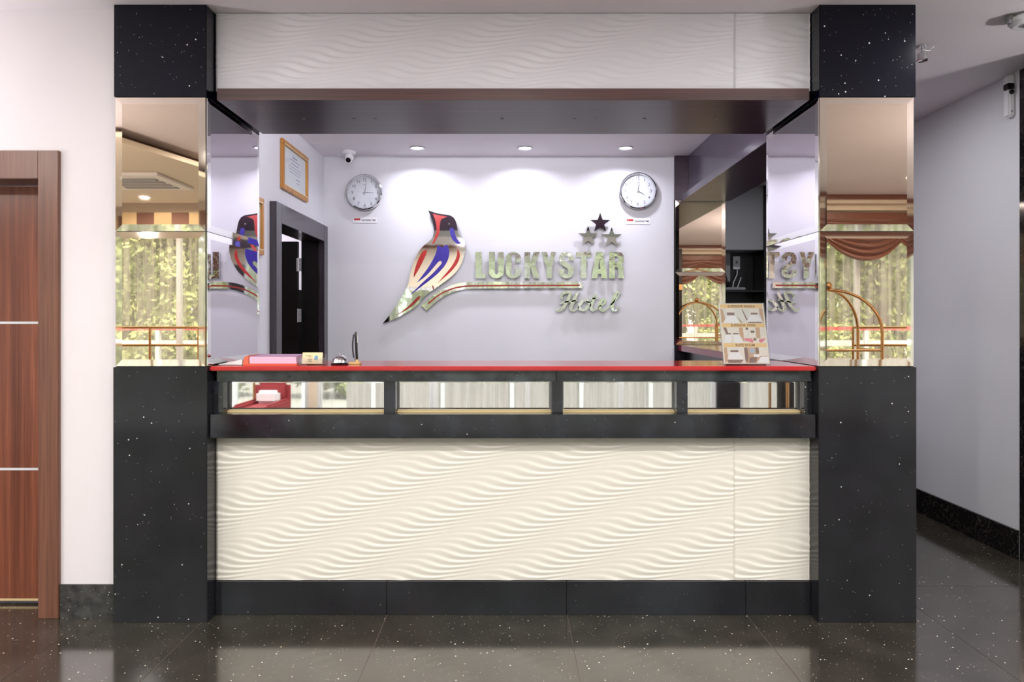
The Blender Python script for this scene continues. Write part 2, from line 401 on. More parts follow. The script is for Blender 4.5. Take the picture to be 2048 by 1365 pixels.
def sheer(x0, x1, label, ph, H=2.42):
    n = int((x1-x0)/0.012); V = []; Fc = []
    for i in range(n+1):
        x = x0+(x1-x0)*i/n; y = -4.86+0.028*math.sin(x*2*PI/0.085+ph+0.6*math.sin(x*7))
        for j, z in enumerate((0.02, 0.8, 1.6, H)): V.append((x, y*(1) + 0.004*math.sin(z*3+x*20), z))
    for i in range(n):
        for j in range(3): a = i*4+j; Fc.append((a, a+1, a+5, a+4))
    o = B().poly(V, Fc).add('sheer_curtain', M['sheer'], smooth=True); tag(o, label, 'curtain', 'sheer curtains at the lobby windows')
sheer(-5.3, -2.5, 'white sheer curtain at the window seen in the left column mirror', 0)
sheer(-0.93, 2.42, 'wide white sheer curtain seen in the mirror strip of the counter', 1, 2.66)
sheer(2.8, 5.3, 'white sheer curtain under the brown swags seen in the right mirror', 2)
sheer(-2.3, -0.97, 'short white sheer curtain at the lower lobby window', 3, 1.98)
# striped pelmet left
pl = thing('striped_pelmet', (-3.9, -4.80, 2.42), 'brown and beige striped pelmet reflected in the left column mirror', 'pelmet')
for k in range(14): box('stripe', M['brown_cloth'] if k % 2 else M['beige_cloth'], -5.3+k*0.2, -5.3+(k+1)*0.2, -4.80, -4.77, 2.42, 2.58, pl)
# swag valance right
sv = thing('swag_valance', (4.0, -4.80, 2.0), 'brown satin swag valance reflected in the right column mirror', 'valance')
box('heading', M['drape'], 2.78, 5.3, -4.815, -4.78, 2.42, 2.58, sv)
for k in range(3):
    x0 = 2.78+k*0.84; V = []; Fc = []; nu, nv = 28, 48
    for i in range(nu+1):
        u = i/nu
        for j in range(nv+1):
            v = j/nv; h = 0.26+0.22*4*u*(1-u)
            z = 2.50 - v*h
            y = -4.775 + 0.05*math.sin(PI*u)*v + 0.022*math.sin(2*PI*6.5*v+0.5*math.sin(6*u))*(0.4+math.sin(PI*u))
            V.append((x0+u*0.84, y, z))
    for i in range(nu):
        for j in range(nv): a = i*(nv+1)+j; Fc.append((a, a+1, a+nv+2, a+nv+1))
    B().poly(V, Fc).add('swag', M['drape'], sv, smooth=True)
cor = thing('gypsum_cornice', (4.0, -4.7, 2.6), 'cream stepped cornice above the swag valance in the right mirror', 'cornice')
b = B(); b.box(2.76, 5.38, -4.93, -4.62, 2.66, CZ-0.002); b.add('upper_step', M['cream'], cor)
box('lower_step', M['cream'], 2.76, 5.38, -4.93, -4.74, 2.60, 2.66, cor)
box('wood_bead', M['drape'], 2.76, 5.38, -4.62, -4.60, 2.70, CZ-0.002, cor)
# coffered bulkhead on the left of the lobby ceiling
bk = thing('ceiling_bulkhead', (-3.9, -2.6, 2.6), 'stepped cream ceiling bulkhead reflected in the left column mirror', 'bulkhead')
def quad_slab(pts, z0, z1): return B().poly([(x, y, z) for z in (z0, z1) for x, y in pts], [(0,1,2,3),(7,6,5,4),(0,4,5,1),(1,5,6,2),(2,6,7,3),(3,7,4,0)])
quad_slab([(-5.35,-4.6),(-5.35,-1.75),(-2.95,-1.75),(-2.2,-4.6)], 2.66, 2.70).add('tray', M['cream'], bk)
quad_slab([(-5.30,-4.5),(-5.30,-1.85),(-3.05,-1.85),(-2.32,-4.5)], 2.70, CZ-0.002).add('shadow_gap', M['brown_cloth'], bk)
ac = thing('air_conditioner', (-3.5, -3.36, 2.63), 'white ceiling cassette air conditioner reflected in left mirror', 'air conditioner')
box('panel', M['white'], -3.85, -3.15, -3.71, -3.01, 2.635, 2.66, ac, 0.004)
for k in range(4):
    box('louvre', M['grey_panel'], -3.75, -3.25, -3.62+k*0.13, -3.55+k*0.13, 2.628, 2.635, ac)
# beam across lobby
tr = box('trim_1', M['drape'], -2.0, 5.3, -4.70, -4.66, 2.70, CZ-0.002); struct(tr)
for bx0, bx1, lab in ((2.98, 3.12, 'slim black and brass pillar reflected in the far mirror'),):
    p = thing('lobby_pillar', ((bx0+bx1)/2, -4.35, 0), lab, 'pillar')
    box('shaft', M['black'], bx0, bx1, -4.42, -4.28, 0.0, CZ-0.1, p); box('brass_band', M['brass'], bx0-0.006, bx1+0.006, -4.426, -4.274, 1.9, 2.0, p)

# ---------------------------------------------------------------- lamps
def area(name, loc, size, power, col, parent=None, spread=PI, rot=(0,0,0)):
    ld = bpy.data.lights.new(name, 'AREA'); ld.shape = 'DISK'; ld.size = size; ld.energy = power; ld.color = col; ld.spread = spread
    o = bpy.data.objects.new(name, ld); sc.collection.objects.link(o); o.rotation_euler = rot
    if parent: o.parent = parent; o.location = Vector(loc)-wloc(parent)
    else: o.location = loc
    return o
def downlight(loc, power, col, m, label, group, spread, r=0.062):
    x, y, z = loc
    t = thing('downlight', loc, label, 'downlight', group)
    b = B(); b.lathe([(r, -0.001), (r+0.001, -0.008), (r-0.006, -0.011), (r-0.014, -0.008), (r-0.018, -0.002)], loc, n=36); b.add('trim_ring', M['white'], t, True)
    b = B(); b.lathe([(0, -0.0035), (r-0.018, -0.0035), (r-0.018, -0.001)], loc, n=28); b.add('diffuser', m, t)
    area('lamp', (x, y, z-0.013), 2*(r-0.02), power, col, t, spread)
    return t
GD = 'round ceiling downlights over the reception desk'
d0 = downlight((-0.745, 2.33, 2.707), POWER_DESK, (0.88, 0.87, 1.0), M['lamp'], 'left round downlight over the bird logo', GD, 2.6)
copy_tree(d0, (0.102, 2.33, 2.707), 'middle of the three round downlights in the recess ceiling')
copy_tree(d0, (0.893, 2.33, 2.707), 'right round downlight near the clock marked Singapore time')
GL = 'warm lobby downlights'
e0 = downlight((-1.6, -1.9, CZ), POWER_LOBBY, (1.0, 0.965, 0.94), M['lamp_warm'], 'warm round lobby downlight outside the frame, of a set mostly added for light', GL, PI)  # lobby set added for its light, no source seen for most
for x, y in ((0.0, -1.9), (1.6, -1.9), (-2.3, -2.9), (0, -2.9), (2.6, -2.9), (-0.9, -4.0), (1.0, -4.0), (3.6, -1.4), (3.9, -3.6)): copy_tree(e0, (x, y, CZ))
for x, y in ((-3.9, -4.2), (-4.6, -2.4), (-3.6, -2.2)): copy_tree(e0, (x, y, 2.66))
k0 = downlight((2.0, 1.0, CZ), 7, (0.95, 0.94, 1.0), M['lamp'], 'added corridor downlight hidden behind the right column', 'added corridor downlights', PI)  # unseen corridor lamps added to brighten the right wall
copy_tree(k0, (2.1, 3.1, CZ), 'added corridor downlight deeper behind the right column')
copy_tree(k0, (2.15, -0.4, CZ), 'added downlight just above the top edge of the frame at the corridor mouth')
bl_ = downlight((-2.9, 2.9, CZ), POWER_BACK, (0.92, 0.92, 1.0), M['lamp'], 'downlight of the back office behind the open black door', 'office downlights', PI)

def uplighter(x, y, h, power, label):  # standing lamps added out of view as fill for the lobby ceiling
    t = thing('fill_uplighter', (x, y, 0), label, 'added fill lamp', 'added floor uplighters for fill')
    B().lathe([(0, 0), (0.13, 0), (0.13, 0.02), (0.02, 0.03), (0, 0.03)], (x, y, 0), n=28).add('base', M['chrome'], t, True)
    B().tube([(x, y, 0.03), (x, y, h-0.06)], 0.012, 10).add('pole', M['chrome'], t, True)
    B().lathe([(0.015, -0.07), (0.08, -0.05), (0.14, 0.0), (0.142, 0.0), (0.135, -0.01), (0.078, -0.045), (0, -0.05)], (x, y, h), n=32).add('bowl', M['white'], t, True)
    B().lathe([(0, -0.012), (0.12, -0.012), (0.12, -0.015), (0, -0.015)], (x, y, h), n=28).add('diffuser', M['lamp'], t)
    area('lamp', (x, y, h-0.008), 0.2, power, (1.0, 0.96, 0.97), t, PI, (PI, 0, 0))
uplighter(-3.7, -0.7, 1.75, POWER_FILL_UP, 'added fill light shaped as a chrome floor uplighter on the left side of the lobby')
uplighter(3.9, -1.0, 1.75, POWER_FILL_UP, 'added fill light shaped as a chrome floor uplighter on the right side of the lobby')
bt_ = thing('fill_batten', (0, 0.60, 2.63), 'added fill light shaped as a white batten behind the header, hidden from the front', 'batten lamp')  # strip light added out of sight to brighten the recess
box('tray', M['white'], -1.25, 1.25, 0.582, 0.612, 2.625, 2.68, bt_)
box('diffuser', M['lamp'], -1.22, 1.22, 0.612, 0.616, 2.635, 2.67, bt_)
ld = bpy.data.lights.new('lamp', 'AREA'); ld.shape = 'RECTANGLE'; ld.size = 2.4; ld.size_y = 0.04; ld.energy = POWER_FILL_BATTEN; ld.color = (0.95, 0.92, 1.0)
o = bpy.data.objects.new('lamp', ld); sc.collection.objects.link(o); o.parent = bt_; o.location = Vector((0, 0.62, 2.652))-bt_.location; o.rotation_euler = (math.radians(90), 0, 0)
# ---------------------------------------------------------------- wave relief panel
def wave_panel(name, m, x0, x1, z0, z1, yf, parent, ph, thick=0.010, depth=0.0037):
    nx = max(8, int((x1-x0)/0.010)); nz = max(8, int((z1-z0)/0.0029)); p = 0.0238; A = 0.0165; Lw = 0.50
    V = []; Fc = []
    for i in range(nx+1):
        x = x0+(x1-x0)*i/nx
        for j in range(nz+1):
            z = z0+(z1-z0)*j/nz
            phi = 2*PI*(x-2.1*z)/Lw+ph+0.35*math.sin(z*5+x*1.3)
            u = (z - A*math.sin(phi))/p
            f = u-math.floor(u)
            amp = 0.08+0.92*(0.5-0.5*math.cos(phi-0.9))
            s = (f/0.72) if f < 0.72 else (1-f)/0.28
            s = s*s*(3-2*s)
            V.append((x, yf-depth*amp*s, z))
    n1 = nz+1
    for i in range(nx):
        for j in range(nz): a = i*n1+j; Fc.append((a, a+n1, a+n1+1, a+1))
    # skirt
    def sk(idx):
        base = len(V)
        for k in idx: V.append((V[k][0], yf+thick, V[k][2]))
        for q in range(len(idx)-1): Fc.append((idx[q], idx[q+1], base+q+1, base+q))
    sk([j for j in range(n1)]); sk([nx*n1+j for j in range(n1)]); sk([i*n1 for i in range(nx+1)]); sk([i*n1+nz for i in range(nx+1)])
    me = bpy.data.meshes.new(name); me.from_pydata(V, [], Fc); me.update()
    return link(name, me, m, parent, smooth=True)

# ---------------------------------------------------------------- bevelled mirror panel
def mirror_panel(m, m2, a0, a1, z0, z1, plane, face, parent, bev=0.030, t=0.006, rise=0.0013):
    """face '-Y','+X','-X'; a is x (for -Y) or y"""
    def P(a, z, d):
        if face == '-Y': return (a, plane-d, z)
        if face == '+X': return (plane+d, a, z)
        return (plane-d, a, z)
    o = [(a0,z0),(a1,z0),(a1,z1),(a0,z1)]; i = [(a0+bev,z0+bev),(a1-bev,z0+bev),(a1-bev,z1-bev),(a0+bev,z1-bev)]
    b = B(); V = [P(a,z,0) for a,z in o]+[P(a,z,t-rise) for a,z in o]+[P(a,z,t) for a,z in i]
    Fc = [(0,1,2,3)]+[(k,(k+1)%4,4+(k+1)%4,4+k) for k in range(4)]+[(4+k,4+(k+1)%4,8+(k+1)%4,8+k) for k in range(4)]+[(8,9,10,11)]
    b.poly(V, Fc); ob = b.add('mirror_panel', m, parent)
    ob.data.materials.append(m2)
    for p in ob.data.polygons:
        n = p.normal; ax = abs(n.y) if face == '-Y' else abs(n.x)
        if ax < 0.99995: p.material_index = 1
    return ob

ZB = 1.139; ZC = 2.344
def column(name, x0, x1, y0, y1, label, inner):
    t = thing(name, ((x0+x1)/2, (y0+y1)/2, 0), label, 'column')
    box('base_cladding', M['gran'], x0, x1, y0, y1, 0, ZB, t, 0.002)
    box('cap_cladding', M['gran_cap'], x0+0.003, x1-0.003, y0, y1, ZC, CZ-0.001, t, 0.002)
    box('core', M['black_wood'], x0+0.008, x1-0.008, y0+0.010, y1-0.008, ZB, ZC, t)
    for z0, z1 in ((1.143, 1.743), (1.746, 2.342)):
        mirror_panel(M['bronze'], M['bronze2'], x0+0.008, x1-0.010, z0, z1, y0+0.010, '-Y', t)
        if inner == '+X': mirror_panel(M['silver'], M['silver2'], y0+0.012, y1-0.004, z0, z1, x1-0.008, '+X', t, rise=0.0019)
        if inner == '-X': mirror_panel(M['silver'], M['silver2'], y0+0.012, y1-0.004, z0, z1, x0+0.008, '-X', t, rise=0.0019)
    return t
column('reception_column', -1.777, -1.358, 0.0, 0.64, 'left front column, black granite base and cap with bronze mirrors, beside white wall', '+X')
column('reception_column', 1.366, 1.802, 0.0, 0.64, 'right front column, black granite base and cap with mirror reflecting swag curtain', '-X')
# rear column
t = thing('reception_column', (1.56, 2.8, 0), 'smaller looking rear column with bronze mirror behind the room brochure', 'column')
box('base_cladding', M['gran'], 1.345, 1.775, 2.60, 3.0, 0, ZB, t); box('cap_cladding', M['dark_wood'], 1.345, 1.775, 2.60, 3.0, ZC, CZ-0.002, t)
box('core', M['black_wood'], 1.349, 1.771, 2.61, 3.0, ZB, ZC, t)
for z0, z1 in ((1.143, 1.743), (1.746, 2.342)): mirror_panel(M['bronze'], M['bronze2'], 1.352, 1.765, z0, z1, 2.61, '-Y', t)
struct(box('wall_corridor_left', M['black_wood'], 1.60, 1.76, 3.0, 4.43, 0, CZ-0.001))

# ---------------------------------------------------------------- header over the front opening
hd = thing('header_beam', (0, 0.3, 2.345), 'wide header over the counter with white wave panel and brown wood ledge', 'beam')
box('core', M['dark_wood'], -1.357, 1.365, 0.098, 0.58, 2.3975, CZ-0.002, hd)
lg = box('ledge_board', M['dark_wood'], -1.335, 1.345, 0.052, 0.61, 2.345, 2.3975, hd)
box('ledge_edging', M['ledge_wood'], -1.335, 1.345, 0.048, 0.052, 2.345, 2.3975, hd)
for px in (600, 702, 746, 1004, 1151, 1195, 1293, 1440): 
    X = (px-1024)*3.32/F
    B().lathe([(0.0075, 0.0), (0.0075, -0.002), (0, -0.004)], (X, 0.335, 2.345), n=12).add('screw_cap', M['grey_panel'], lg)
wave_panel('wave_panel', M['wavetop'], -1.357, 1.0187, 2.398, CZ-0.002, 0.087, hd, 0.3)
wave_panel('wave_panel', M['wavetop'], 1.0190, 1.365, 2.398, CZ-0.002, 0.087, hd, 0.75)
# side beam
sb = thing('side_beam', (1.6, 1.6, 2.33), 'dark plum wood beam running back along the right of the recess', 'beam')
box('upper_board', M['beam_panel'], 1.458, 1.77, 0.645, 2.598, 2.382, CZ-0.002, sb)
box('ledge_board', M['dark_wood'], 1.406, 1.80, 0.645, 2.598, 2.332, 2.380, sb)
box('ledge_edging', M['beam_panel'], 1.402, 1.406, 0.645, 2.598, 2.332, 2.382, sb)

# ---------------------------------------------------------------- recess walls
struct(box('wall_back', M['wall_cool'], -1.75, 1.345, 2.63, 2.75, 0, CZ-0.001), 'cool white back wall carrying the logo and the clocks')
XL = -1.56
b = B(); b.box(-1.70, XL, 0.645, 1.42, 0, CZ-0.001); b.box(-1.70, XL, 1.42, 2.50, 2.02, CZ-0.001); b.box(-1.70, XL, 2.50, 2.629, 0, CZ-0.001)
struct(b.add('wall_recess_left', M['wall_cool']), 'narrow white side wall with the inner doorway')
ow = B(); ow.box(-3.7, -3.6, 0.25, 3.7, 0, CZ); ow.box(-3.6, -1.75, 3.6, 3.7, 0, CZ); ow.box(-1.75, -1.65, 2.75, 3.7, 0, CZ)
struct(ow.add('wall_office', M['wall']))
d2 = thing('door_2', (-1.65, 1.96, 0), None, None); struct(d2, 'inner doorway with plum casing and a black door standing open')
for y0, y1, z0, z1 in ((1.35, 1.454, 0, 2.115), (2.47, 2.575, 0, 2.115)): box('casing', M['casing'], XL, -1.515, y0, y1, z0, z1, d2, 0.002)
box('casing', M['casing'], XL, -1.515, 1.454, 2.47, 1.985, 2.115, d2, 0.002)
for y0, y1, z0, z1 in ((1.425, 1.454, 0, 2.0), (2.47, 2.498, 0, 2.0), (1.454, 2.47, 1.985, 2.015)): box('jamb', M['black'], -1.70, XL, y0, y1, z0, z1, d2)
lf = box('leaf', M['black'], -2.56, -1.713, 2.41, 2.45, 0.01, 1.975, d2)
for z in (1.79, 1.385):
    h = box('hinge', M['satin'], -1.722, -1.682, 2.404, 2.41, z-0.052, z+0.052, d2)
    B().tube([(-1.706, 2.400, z-0.054), (-1.706, 2.400, z+0.054)], 0.006, 10).add('pin', M['satin'], h, True)
    hb = B(); 
    for dz in (-0.035, 0, 0.035):
        hb.lathe([(0, 0.0015), (0.003, 0.0015), (0.003, 0)], (-1.69, 2.404, z+dz), 'Y', 8)
    hb.add('screws', M['black'], h)

box('slit_block', M['black'], -1.722, -1.700, 2.396, 2.475, 0, 1.59, d2)  # black strip added to block the lower part of the lit slit
# framed certificates on the recess wall
def certificate(y0, y1, z0, z1, label):
    t = thing('framed_certificate', (XL, (y0+y1)/2, z0), label, 'picture frame', 'gold framed certificates')
    fw = 0.035; x0, x1 = XL+0.001, XL+0.022
    for a in ((y0, y1, z0, z0+fw), (y0, y1, z1-fw, z1), (y0, y0+fw, z0+fw, z1-fw), (y1-fw, y1, z0+fw, z1-fw)):
        r = box('frame_rail', M['gold'], x0, x1, *a, t, 0.003)
    for a in ((y0+fw-.008, y1-fw+.008, z0+fw-.008, z0+fw), (y0+fw-.008, y1-fw+.008, z1-fw, z1-fw+.008)):
        box('inner_bead', M['brass_strip'], x1, x1+0.004, *a, t)
    box('sheet', M['paper'], x0, x0+0.008, y0+fw, y1-fw, z0+fw, z1-fw, t)
    ink = B(); cy = (y0+y1)/2
    for k, (wd, zz, hh) in enumerate(((0.10, 0.07, .012), (0.22, 0.095, .006), (0.16, 0.12, .006), (0.28, 0.145, .004), (0.26, 0.165, .004), (0.24, 0.185, .004), (.09, .215, .006), (.07, .24, .005))):
        ink.box(x0+0.008, x0+0.0086, cy-wd/2+(0.07 if k > 5 else 0), cy+wd/2+(0.07 if k > 5 else 0), z1-zz-hh, z1-zz)
    ink.add('print', mat('grey_violet_print', srgb(170, 165, 195), 0.6), t)
    box('glazing', M['clear'], x0+0.011, x0+0.013, y0+fw, y1-fw, z0+fw, z1-fw, t)
certificate(1.55, 2.12, 2.237, 2.575, 'gold framed certificate above the inner doorway')
certificate(0.74, 1.20, 1.75, 2.10, 'gold framed certificate showing as a sliver beside the left column mirror')

# ---------------------------------------------------------------- reception counter
ct = thing('reception_counter', (0, 0.3, 0), 'long reception counter with red top, mirror strip and white wave front', 'counter')
CX0, CX1 = -1.357, 1.365
box('counter_body', M['black_wood'], CX0, CX1, 0.115, 0.42, 0.0, 1.07, ct)
box('counter_top', M['red_top'], CX0, CX1, 0.020, 0.455, 1.121, 1.141, ct, 0.004)
box('upper_slab', M['gran_slab'], -1.335, 0.20, 0.045, 0.44, 1.071, 1.1205, ct, 0.002)
box('upper_slab', M['gran_slab'], 0.202, 1.355, 0.045, 0.44, 1.071, 1.1205, ct, 0.002)
box('ledge_slab', M['gran_ledge'], CX0+0.004, CX1-0.004, 0.018, 0.114, 0.819, 0.925, ct, 0.002)
for a, c in ((CX0, -1.312), (-0.582, -0.529), (0.181, 0.231), (0.748, 0.798), (1.362-0.035, 1.365)): box('post', M['gran_ledge'], a, c, 0.060, 0.114, 0.925, 1.071, ct)
for a, c in ((-1.312, -0.582), (-0.529, 0.181), (0.231, 0.748), (0.798, 1.327)):
    mp = mirror_panel(M['clear_mirror'], M['silver2'], a+0.001, c-0.001, 0.934, 1.069, 0.114, '-Y', ct, 0.010, 0.005, 0.0012)
    box('brass_bead', M['brass_strip'], a+0.001, c-0.001, 0.100, 0.114, 0.925, 0.933, ct)
wave_panel('wave_panel', M['wave'], CX0, 1.0187, 0.155, 0.818, 0.092, ct, 1.2)
wave_panel('wave_panel', M['wave'], 1.0190, CX1, 0.155, 0.818, 0.092, ct, 1.6)
bx = [CX0, -0.573, 0.249, 1.068, CX1]
for a, c in zip(bx, bx[1:]): box('plinth_tile', M['gran'], a+0.001, c-0.001, 0.078, 0.114, 0.0, 0.153, ct, 0.0015)
# side counter
sd = thing('side_counter', (1.56, 1.6, 0), 'maroon topped side counter running back to the rear column', 'counter')
box('counter_body', M['black_wood'], 1.42, 1.74, 0.66, 2.58, 0, 1.095, sd)
box('counter_top', M['maroon'], 1.372, 1.79, 0.645, 2.595, 1.095, 1.141, sd, 0.003)

wk = thing('bounce_desk', (0, 0.8, 0), 'added white bounce desk hidden behind the reception counter', 'desk')  # unseen desk added to bounce light up to the recess ceiling
box('worktop', M['white'], -1.33, 1.34, 0.47, 1.10, 0.72, 0.75, wk, 0.003)
for x in (-1.30, 0.0, 1.30): box('leg_panel', M['white'], x-0.012, x+0.012, 0.50, 1.06, 0.0, 0.72, wk)
rf = box('floor_bounce', M['white'], -1.55, 1.34, 1.14, 2.62, 0.001, 0.012); struct(rf, 'pale floor layer added behind the reception counter to bounce light')  # unseen pale layer added over the tiles as a light reflector
# ---------------------------------------------------------------- wall clocks
def clock(px, py, R, hour, minute, label, second=None):
    Y = 2.628; X, Z = W2(px, py, 2.58)
    t = thing('wall_clock', (X, Y, Z), label, 'clock')
    B().lathe([(0, 0.001), (R*0.93, 0.001), (R*0.985, 0.012), (R, 0.030), (R*0.985, 0.043), (R*0.93, 0.048), (R*0.885, 0.040), (R*0.875, 0.022)], (X, Y, Z), 'Y', 72).add('rim', M['chrome'], t, True)
    B().lathe([(0, 0.022), (R*0.885, 0.022), (R*0.885, 0.018)], (X, Y, Z), 'Y', 64).add('dial', M['dial'], t)
    nb = B()
    for n in range(1, 13):
        a = PI/2-2*PI*n/12; rr = R*0.70
        put_text(nb, str(n), R*0.235, (X+rr*math.cos(a), Y-0.0228, Z+rr*math.sin(a)))
    for q in range(60):
        a = 2*PI*q/60; p = Vector((math.cos(a), 0, math.sin(a))); s_ = Vector((-math.sin(a), 0, math.cos(a)))*0.0005
        c = Vector((X, Y-0.0226, Z)); nb.poly([c+p*R*.83-s_, c+p*R*.855-s_, c+p*R*.855+s_, c+p*R*.83+s_], [(0,1,2,3)])
    nb.add('numerals', M['dark_ink'], t)
    nb = B(); nb.box(X-R*0.11, X+R*0.07, Y-0.0228, Y-0.0224, Z+R*0.44, Z+R*0.455); nb.add('maker_mark', M['dark_ink'], t)
    def hand(nm, ang, ln, wd, d, m, tail=0.2):
        a = PI/2-ang; u = Vector((math.cos(a), 0, math.sin(a))); s_ = Vector((-math.sin(a), 0, math.cos(a)))
        c = Vector((X, Y-d, Z)); h = Vector((0, -0.001, 0))
        q = [c-u*ln*tail-s_*wd*0.6, c-s_*wd, c+u*ln-s_*wd*0.3, c+u*ln+s_*wd*0.3, c+s_*wd, c-u*ln*tail+s_*wd*0.6]
        B().poly(q+[v+h for v in q], [(0,1,2,3,4,5), (11,10,9,8,7,6)]+[(k,(k+1)%6,6+(k+1)%6,6+k) for k in range(6)]).add(nm, m, t)
    hand('hour_hand', 2*PI*((hour % 12)+minute/60)/12, R*0.46, 0.0022, 0.025, M['dark_ink'])
    hand('minute_hand', 2*PI*minute/60, R*0.66, 0.0017, 0.0275, M['dark_ink'])
    if second is not None: hand('second_hand', 2*PI*second/60, R*0.6, 0.0008, 0.0295, M['grey_panel'])
    B().lathe([(0, 0.034), (0.004, 0.033), (0.005, 0.0225)], (X, Y, Z), 'Y', 16).add('hub', M['chrome'], t, True)
    B().lathe([(0, 0.0405), (R*0.885, 0.0405), (R*0.885, 0.0395), (0, 0.0395)], (X, Y, Z), 'Y', 48).add('glass', M['clear'], t)
clock(728.5, 384, 0.149, 3, 1.5, 'round chrome wall clock on the left above the Indonesia time sign')
clock(1277, 381, 0.153, 4, 1.2, 'round chrome wall clock on the right above the Singapore time sign', 57.5)
def plaque(px0, px1, py0, py1, txt, label, left_white):
    Y = 2.63; x0, z1 = W2(px0, py0, Y); x1, z0 = W2(px1, py1, Y)
    t = thing('time_sign', ((x0+x1)/2, Y, z0), label, 'sign')
    box('plate', M['white'], x0, x1, Y-0.004, Y-0.0005, z0, z1, t)
    fw = (x1-x0)*0.26; fx0 = x0+(x1-x0)*0.05; zm = (z0+z1)/2; fh = (z1-z0)*0.62
    fg = box('flag', M['white'], fx0, fx0+fw, Y-0.0048, Y-0.004, zm-fh/2, zm+fh/2, t)
    box('red_band', M['red_ink'], fx0, fx0+fw, Y-0.0054, Y-0.0048, zm, zm+fh/2, fg)
    if left_white:
        b = B(); ccx, ccz = fx0+fw*0.22, zm+fh/4
        outer = [(ccx+0.0045*math.cos(a), ccz+0.0045*math.sin(a)) for a in [PI*0.35+k*(2*PI-PI*0.7)/12 for k in range(13)]]
        inner = [(ccx+0.0018+0.0036*math.cos(a), ccz+0.0036*math.sin(a)) for a in [PI*0.4+k*(2*PI-PI*0.8)/12 for k in range(13)]][::-1]
        b.prism([outer+inner], Y-0.0058, Y-0.0054)
        for k in range(5):
            a = PI/2+2*PI*k/5; b.lathe([(0, .0004), (0.0007, .0004), (.0007, 0)], (ccx+0.0045+0.002*math.cos(a), Y-0.0054, ccz+0.002*math.sin(a)), 'Y', 6)
        b.add('crescent_and_stars', M['white'], fg)
    b = B(); put_text(b, txt, 0.0195, (x0+(x1-x0)*0.66, Y-0.0046, zm-0.001), fit_w=(x1-x0)*0.58, bold=0.0004); b.add('lettering', M['dark_ink'], t)
plaque(706, 754, 435, 446.5, 'INDONESIA TIME', 'small white sign reading INDONESIA TIME with a red and white flag', False)
plaque(1251, 1300, 437, 448.5, 'SINGAPORE TIME', 'small white sign reading SINGAPORE TIME with a red and white flag', True)

# ---------------------------------------------------------------- logo on the back wall
LY0, LY1 = 2.592, 2.604     # front / back of acrylic
K4 = 2048/540.0
def C4(x, y): return W2(740+x/K4, 400+y/K4, LY0)
def sm(pts, it=2):
    for _ in range(it):
        q = []
        for i in range(len(pts)):
            a, b = pts[i], pts[(i+1) % len(pts)]
            q += [(a[0]*.75+b[0]*.25, a[1]*.75+b[1]*.25), (a[0]*.25+b[0]*.75, a[1]*.25+b[1]*.75)]
        pts = q
    return pts
def smk(pts, keep, it=2):
    """Chaikin smoothing of a closed loop keeping the listed corner indices sharp"""
    ks = [(p, i in keep) for i, p in enumerate(pts)]
    for _ in range(it):
        q = []
        for i in range(len(ks)):
            (a, ka), (b, kb) = ks[i], ks[(i+1) % len(ks)]
            if ka: q.append((a, True))
            q_a = (a[0]*.75+b[0]*.25, a[1]*.75+b[1]*.25); q_b = (a[0]*.25+b[0]*.75, a[1]*.25+b[1]*.75)
            q += [(q_a, False), (q_b, False)]
        ks = q
    return [p for p, k in ks]
bird = [(440,78),(470,90),(520,105),(580,112),(615,120),(640,140),(655,175),(662,215),(668,255),(690,275),(712,305),(722,345),(722,390),(712,440),(690,490),(660,540),(620,580),(580,612),(540,640),(500,670),(455,700),(400,745),(370,790),(340,815),(290,848),(240,878),(190,905),(95,940),(150,872),(175,840),(205,790),(240,735),(270,680),(292,640),(298,590),(310,540),(325,490),(345,440),(365,400),(385,370),(420,335),(455,310),(475,285),(483,255),(485,215),(480,180),(468,140),(452,105)]
bt = thing('bird_emblem', (W2(850, 640, LY0)[0], 2.60, W2(850, 648, LY0)[1]), 'mirror finish bird emblem with red and blue feather strokes', 'emblem')
B().prism([[C4(*p) for p in smk(bird, {0, 27}, 1)]], LY0, LY1).add('body', M['logo_flat'], bt)
def inlay(nm, pts, m, keep=(), it=2, parent=bt): return B().prism([[C4(*p) for p in smk(pts, set(keep), it)]], LY0-0.0012, LY0-0.0001).add(nm, m, parent)
inlay('red_stroke', [(475,105),(500,112),(590,128),(560,137),(535,150),(530,200),(528,240),(515,280),(480,335),(470,335),(492,285),(505,240),(503,200),(495,150)], M['red_ink'], (0, 2, 8, 9))
inlay('blue_stroke', [(603,218),(622,208),(638,220),(645,260),(660,300),(698,330),(665,338),(640,320),(618,290),(605,250)], M['blue_ink'], (5,))
inlay('blue_stroke', [(510,345),(545,362),(582,338),(600,370),(603,410),(590,460),(565,505),(515,560),(455,610),(380,665),(292,735),(400,625),(470,565),(520,510),(547,480),(540,463),(522,465),(490,505),(430,575),(355,630),(400,570),(445,510),(480,450),(505,395)], M['blue_ink'], (0, 1, 2, 10, 19))
inlay('red_stroke', [(430,378),(432,400),(410,450),(375,520),(332,590),(330,570),(350,490),(385,410),(410,383)], M['red_ink'], (4,))
inlay('red_stroke', [(662,370),(682,400),(682,440),(655,500),(600,560),(508,636),(570,565),(625,500),(660,430)], M['red_ink'], (0, 5))
inlay('red_stroke', [(470,650),(480,650),(487,680),(478,682)], M['maroon_ink'], range(4))
inlay('red_stroke', [(380,725),(382,745),(345,785),(280,835),(185,885),(260,835),(310,790),(350,745)], M['maroon_ink'], (4,))
ex, ez = C4(600, 182); B().lathe([(0.006, 0), (0.006, 0.0012), (0.0035, 0.0012), (0.0035, 0)], (ex, LY0, ez), 'Y', 20).add('eye', M['grey_panel'], bt)
def standoffs(t, pts):
    for x, y in pts:
        X, Z = C4(x, y); B().tube([(X, LY1, Z), (X, 2.6295, Z)], 0.006, 8).add('standoff', M['chrome'], t, True)
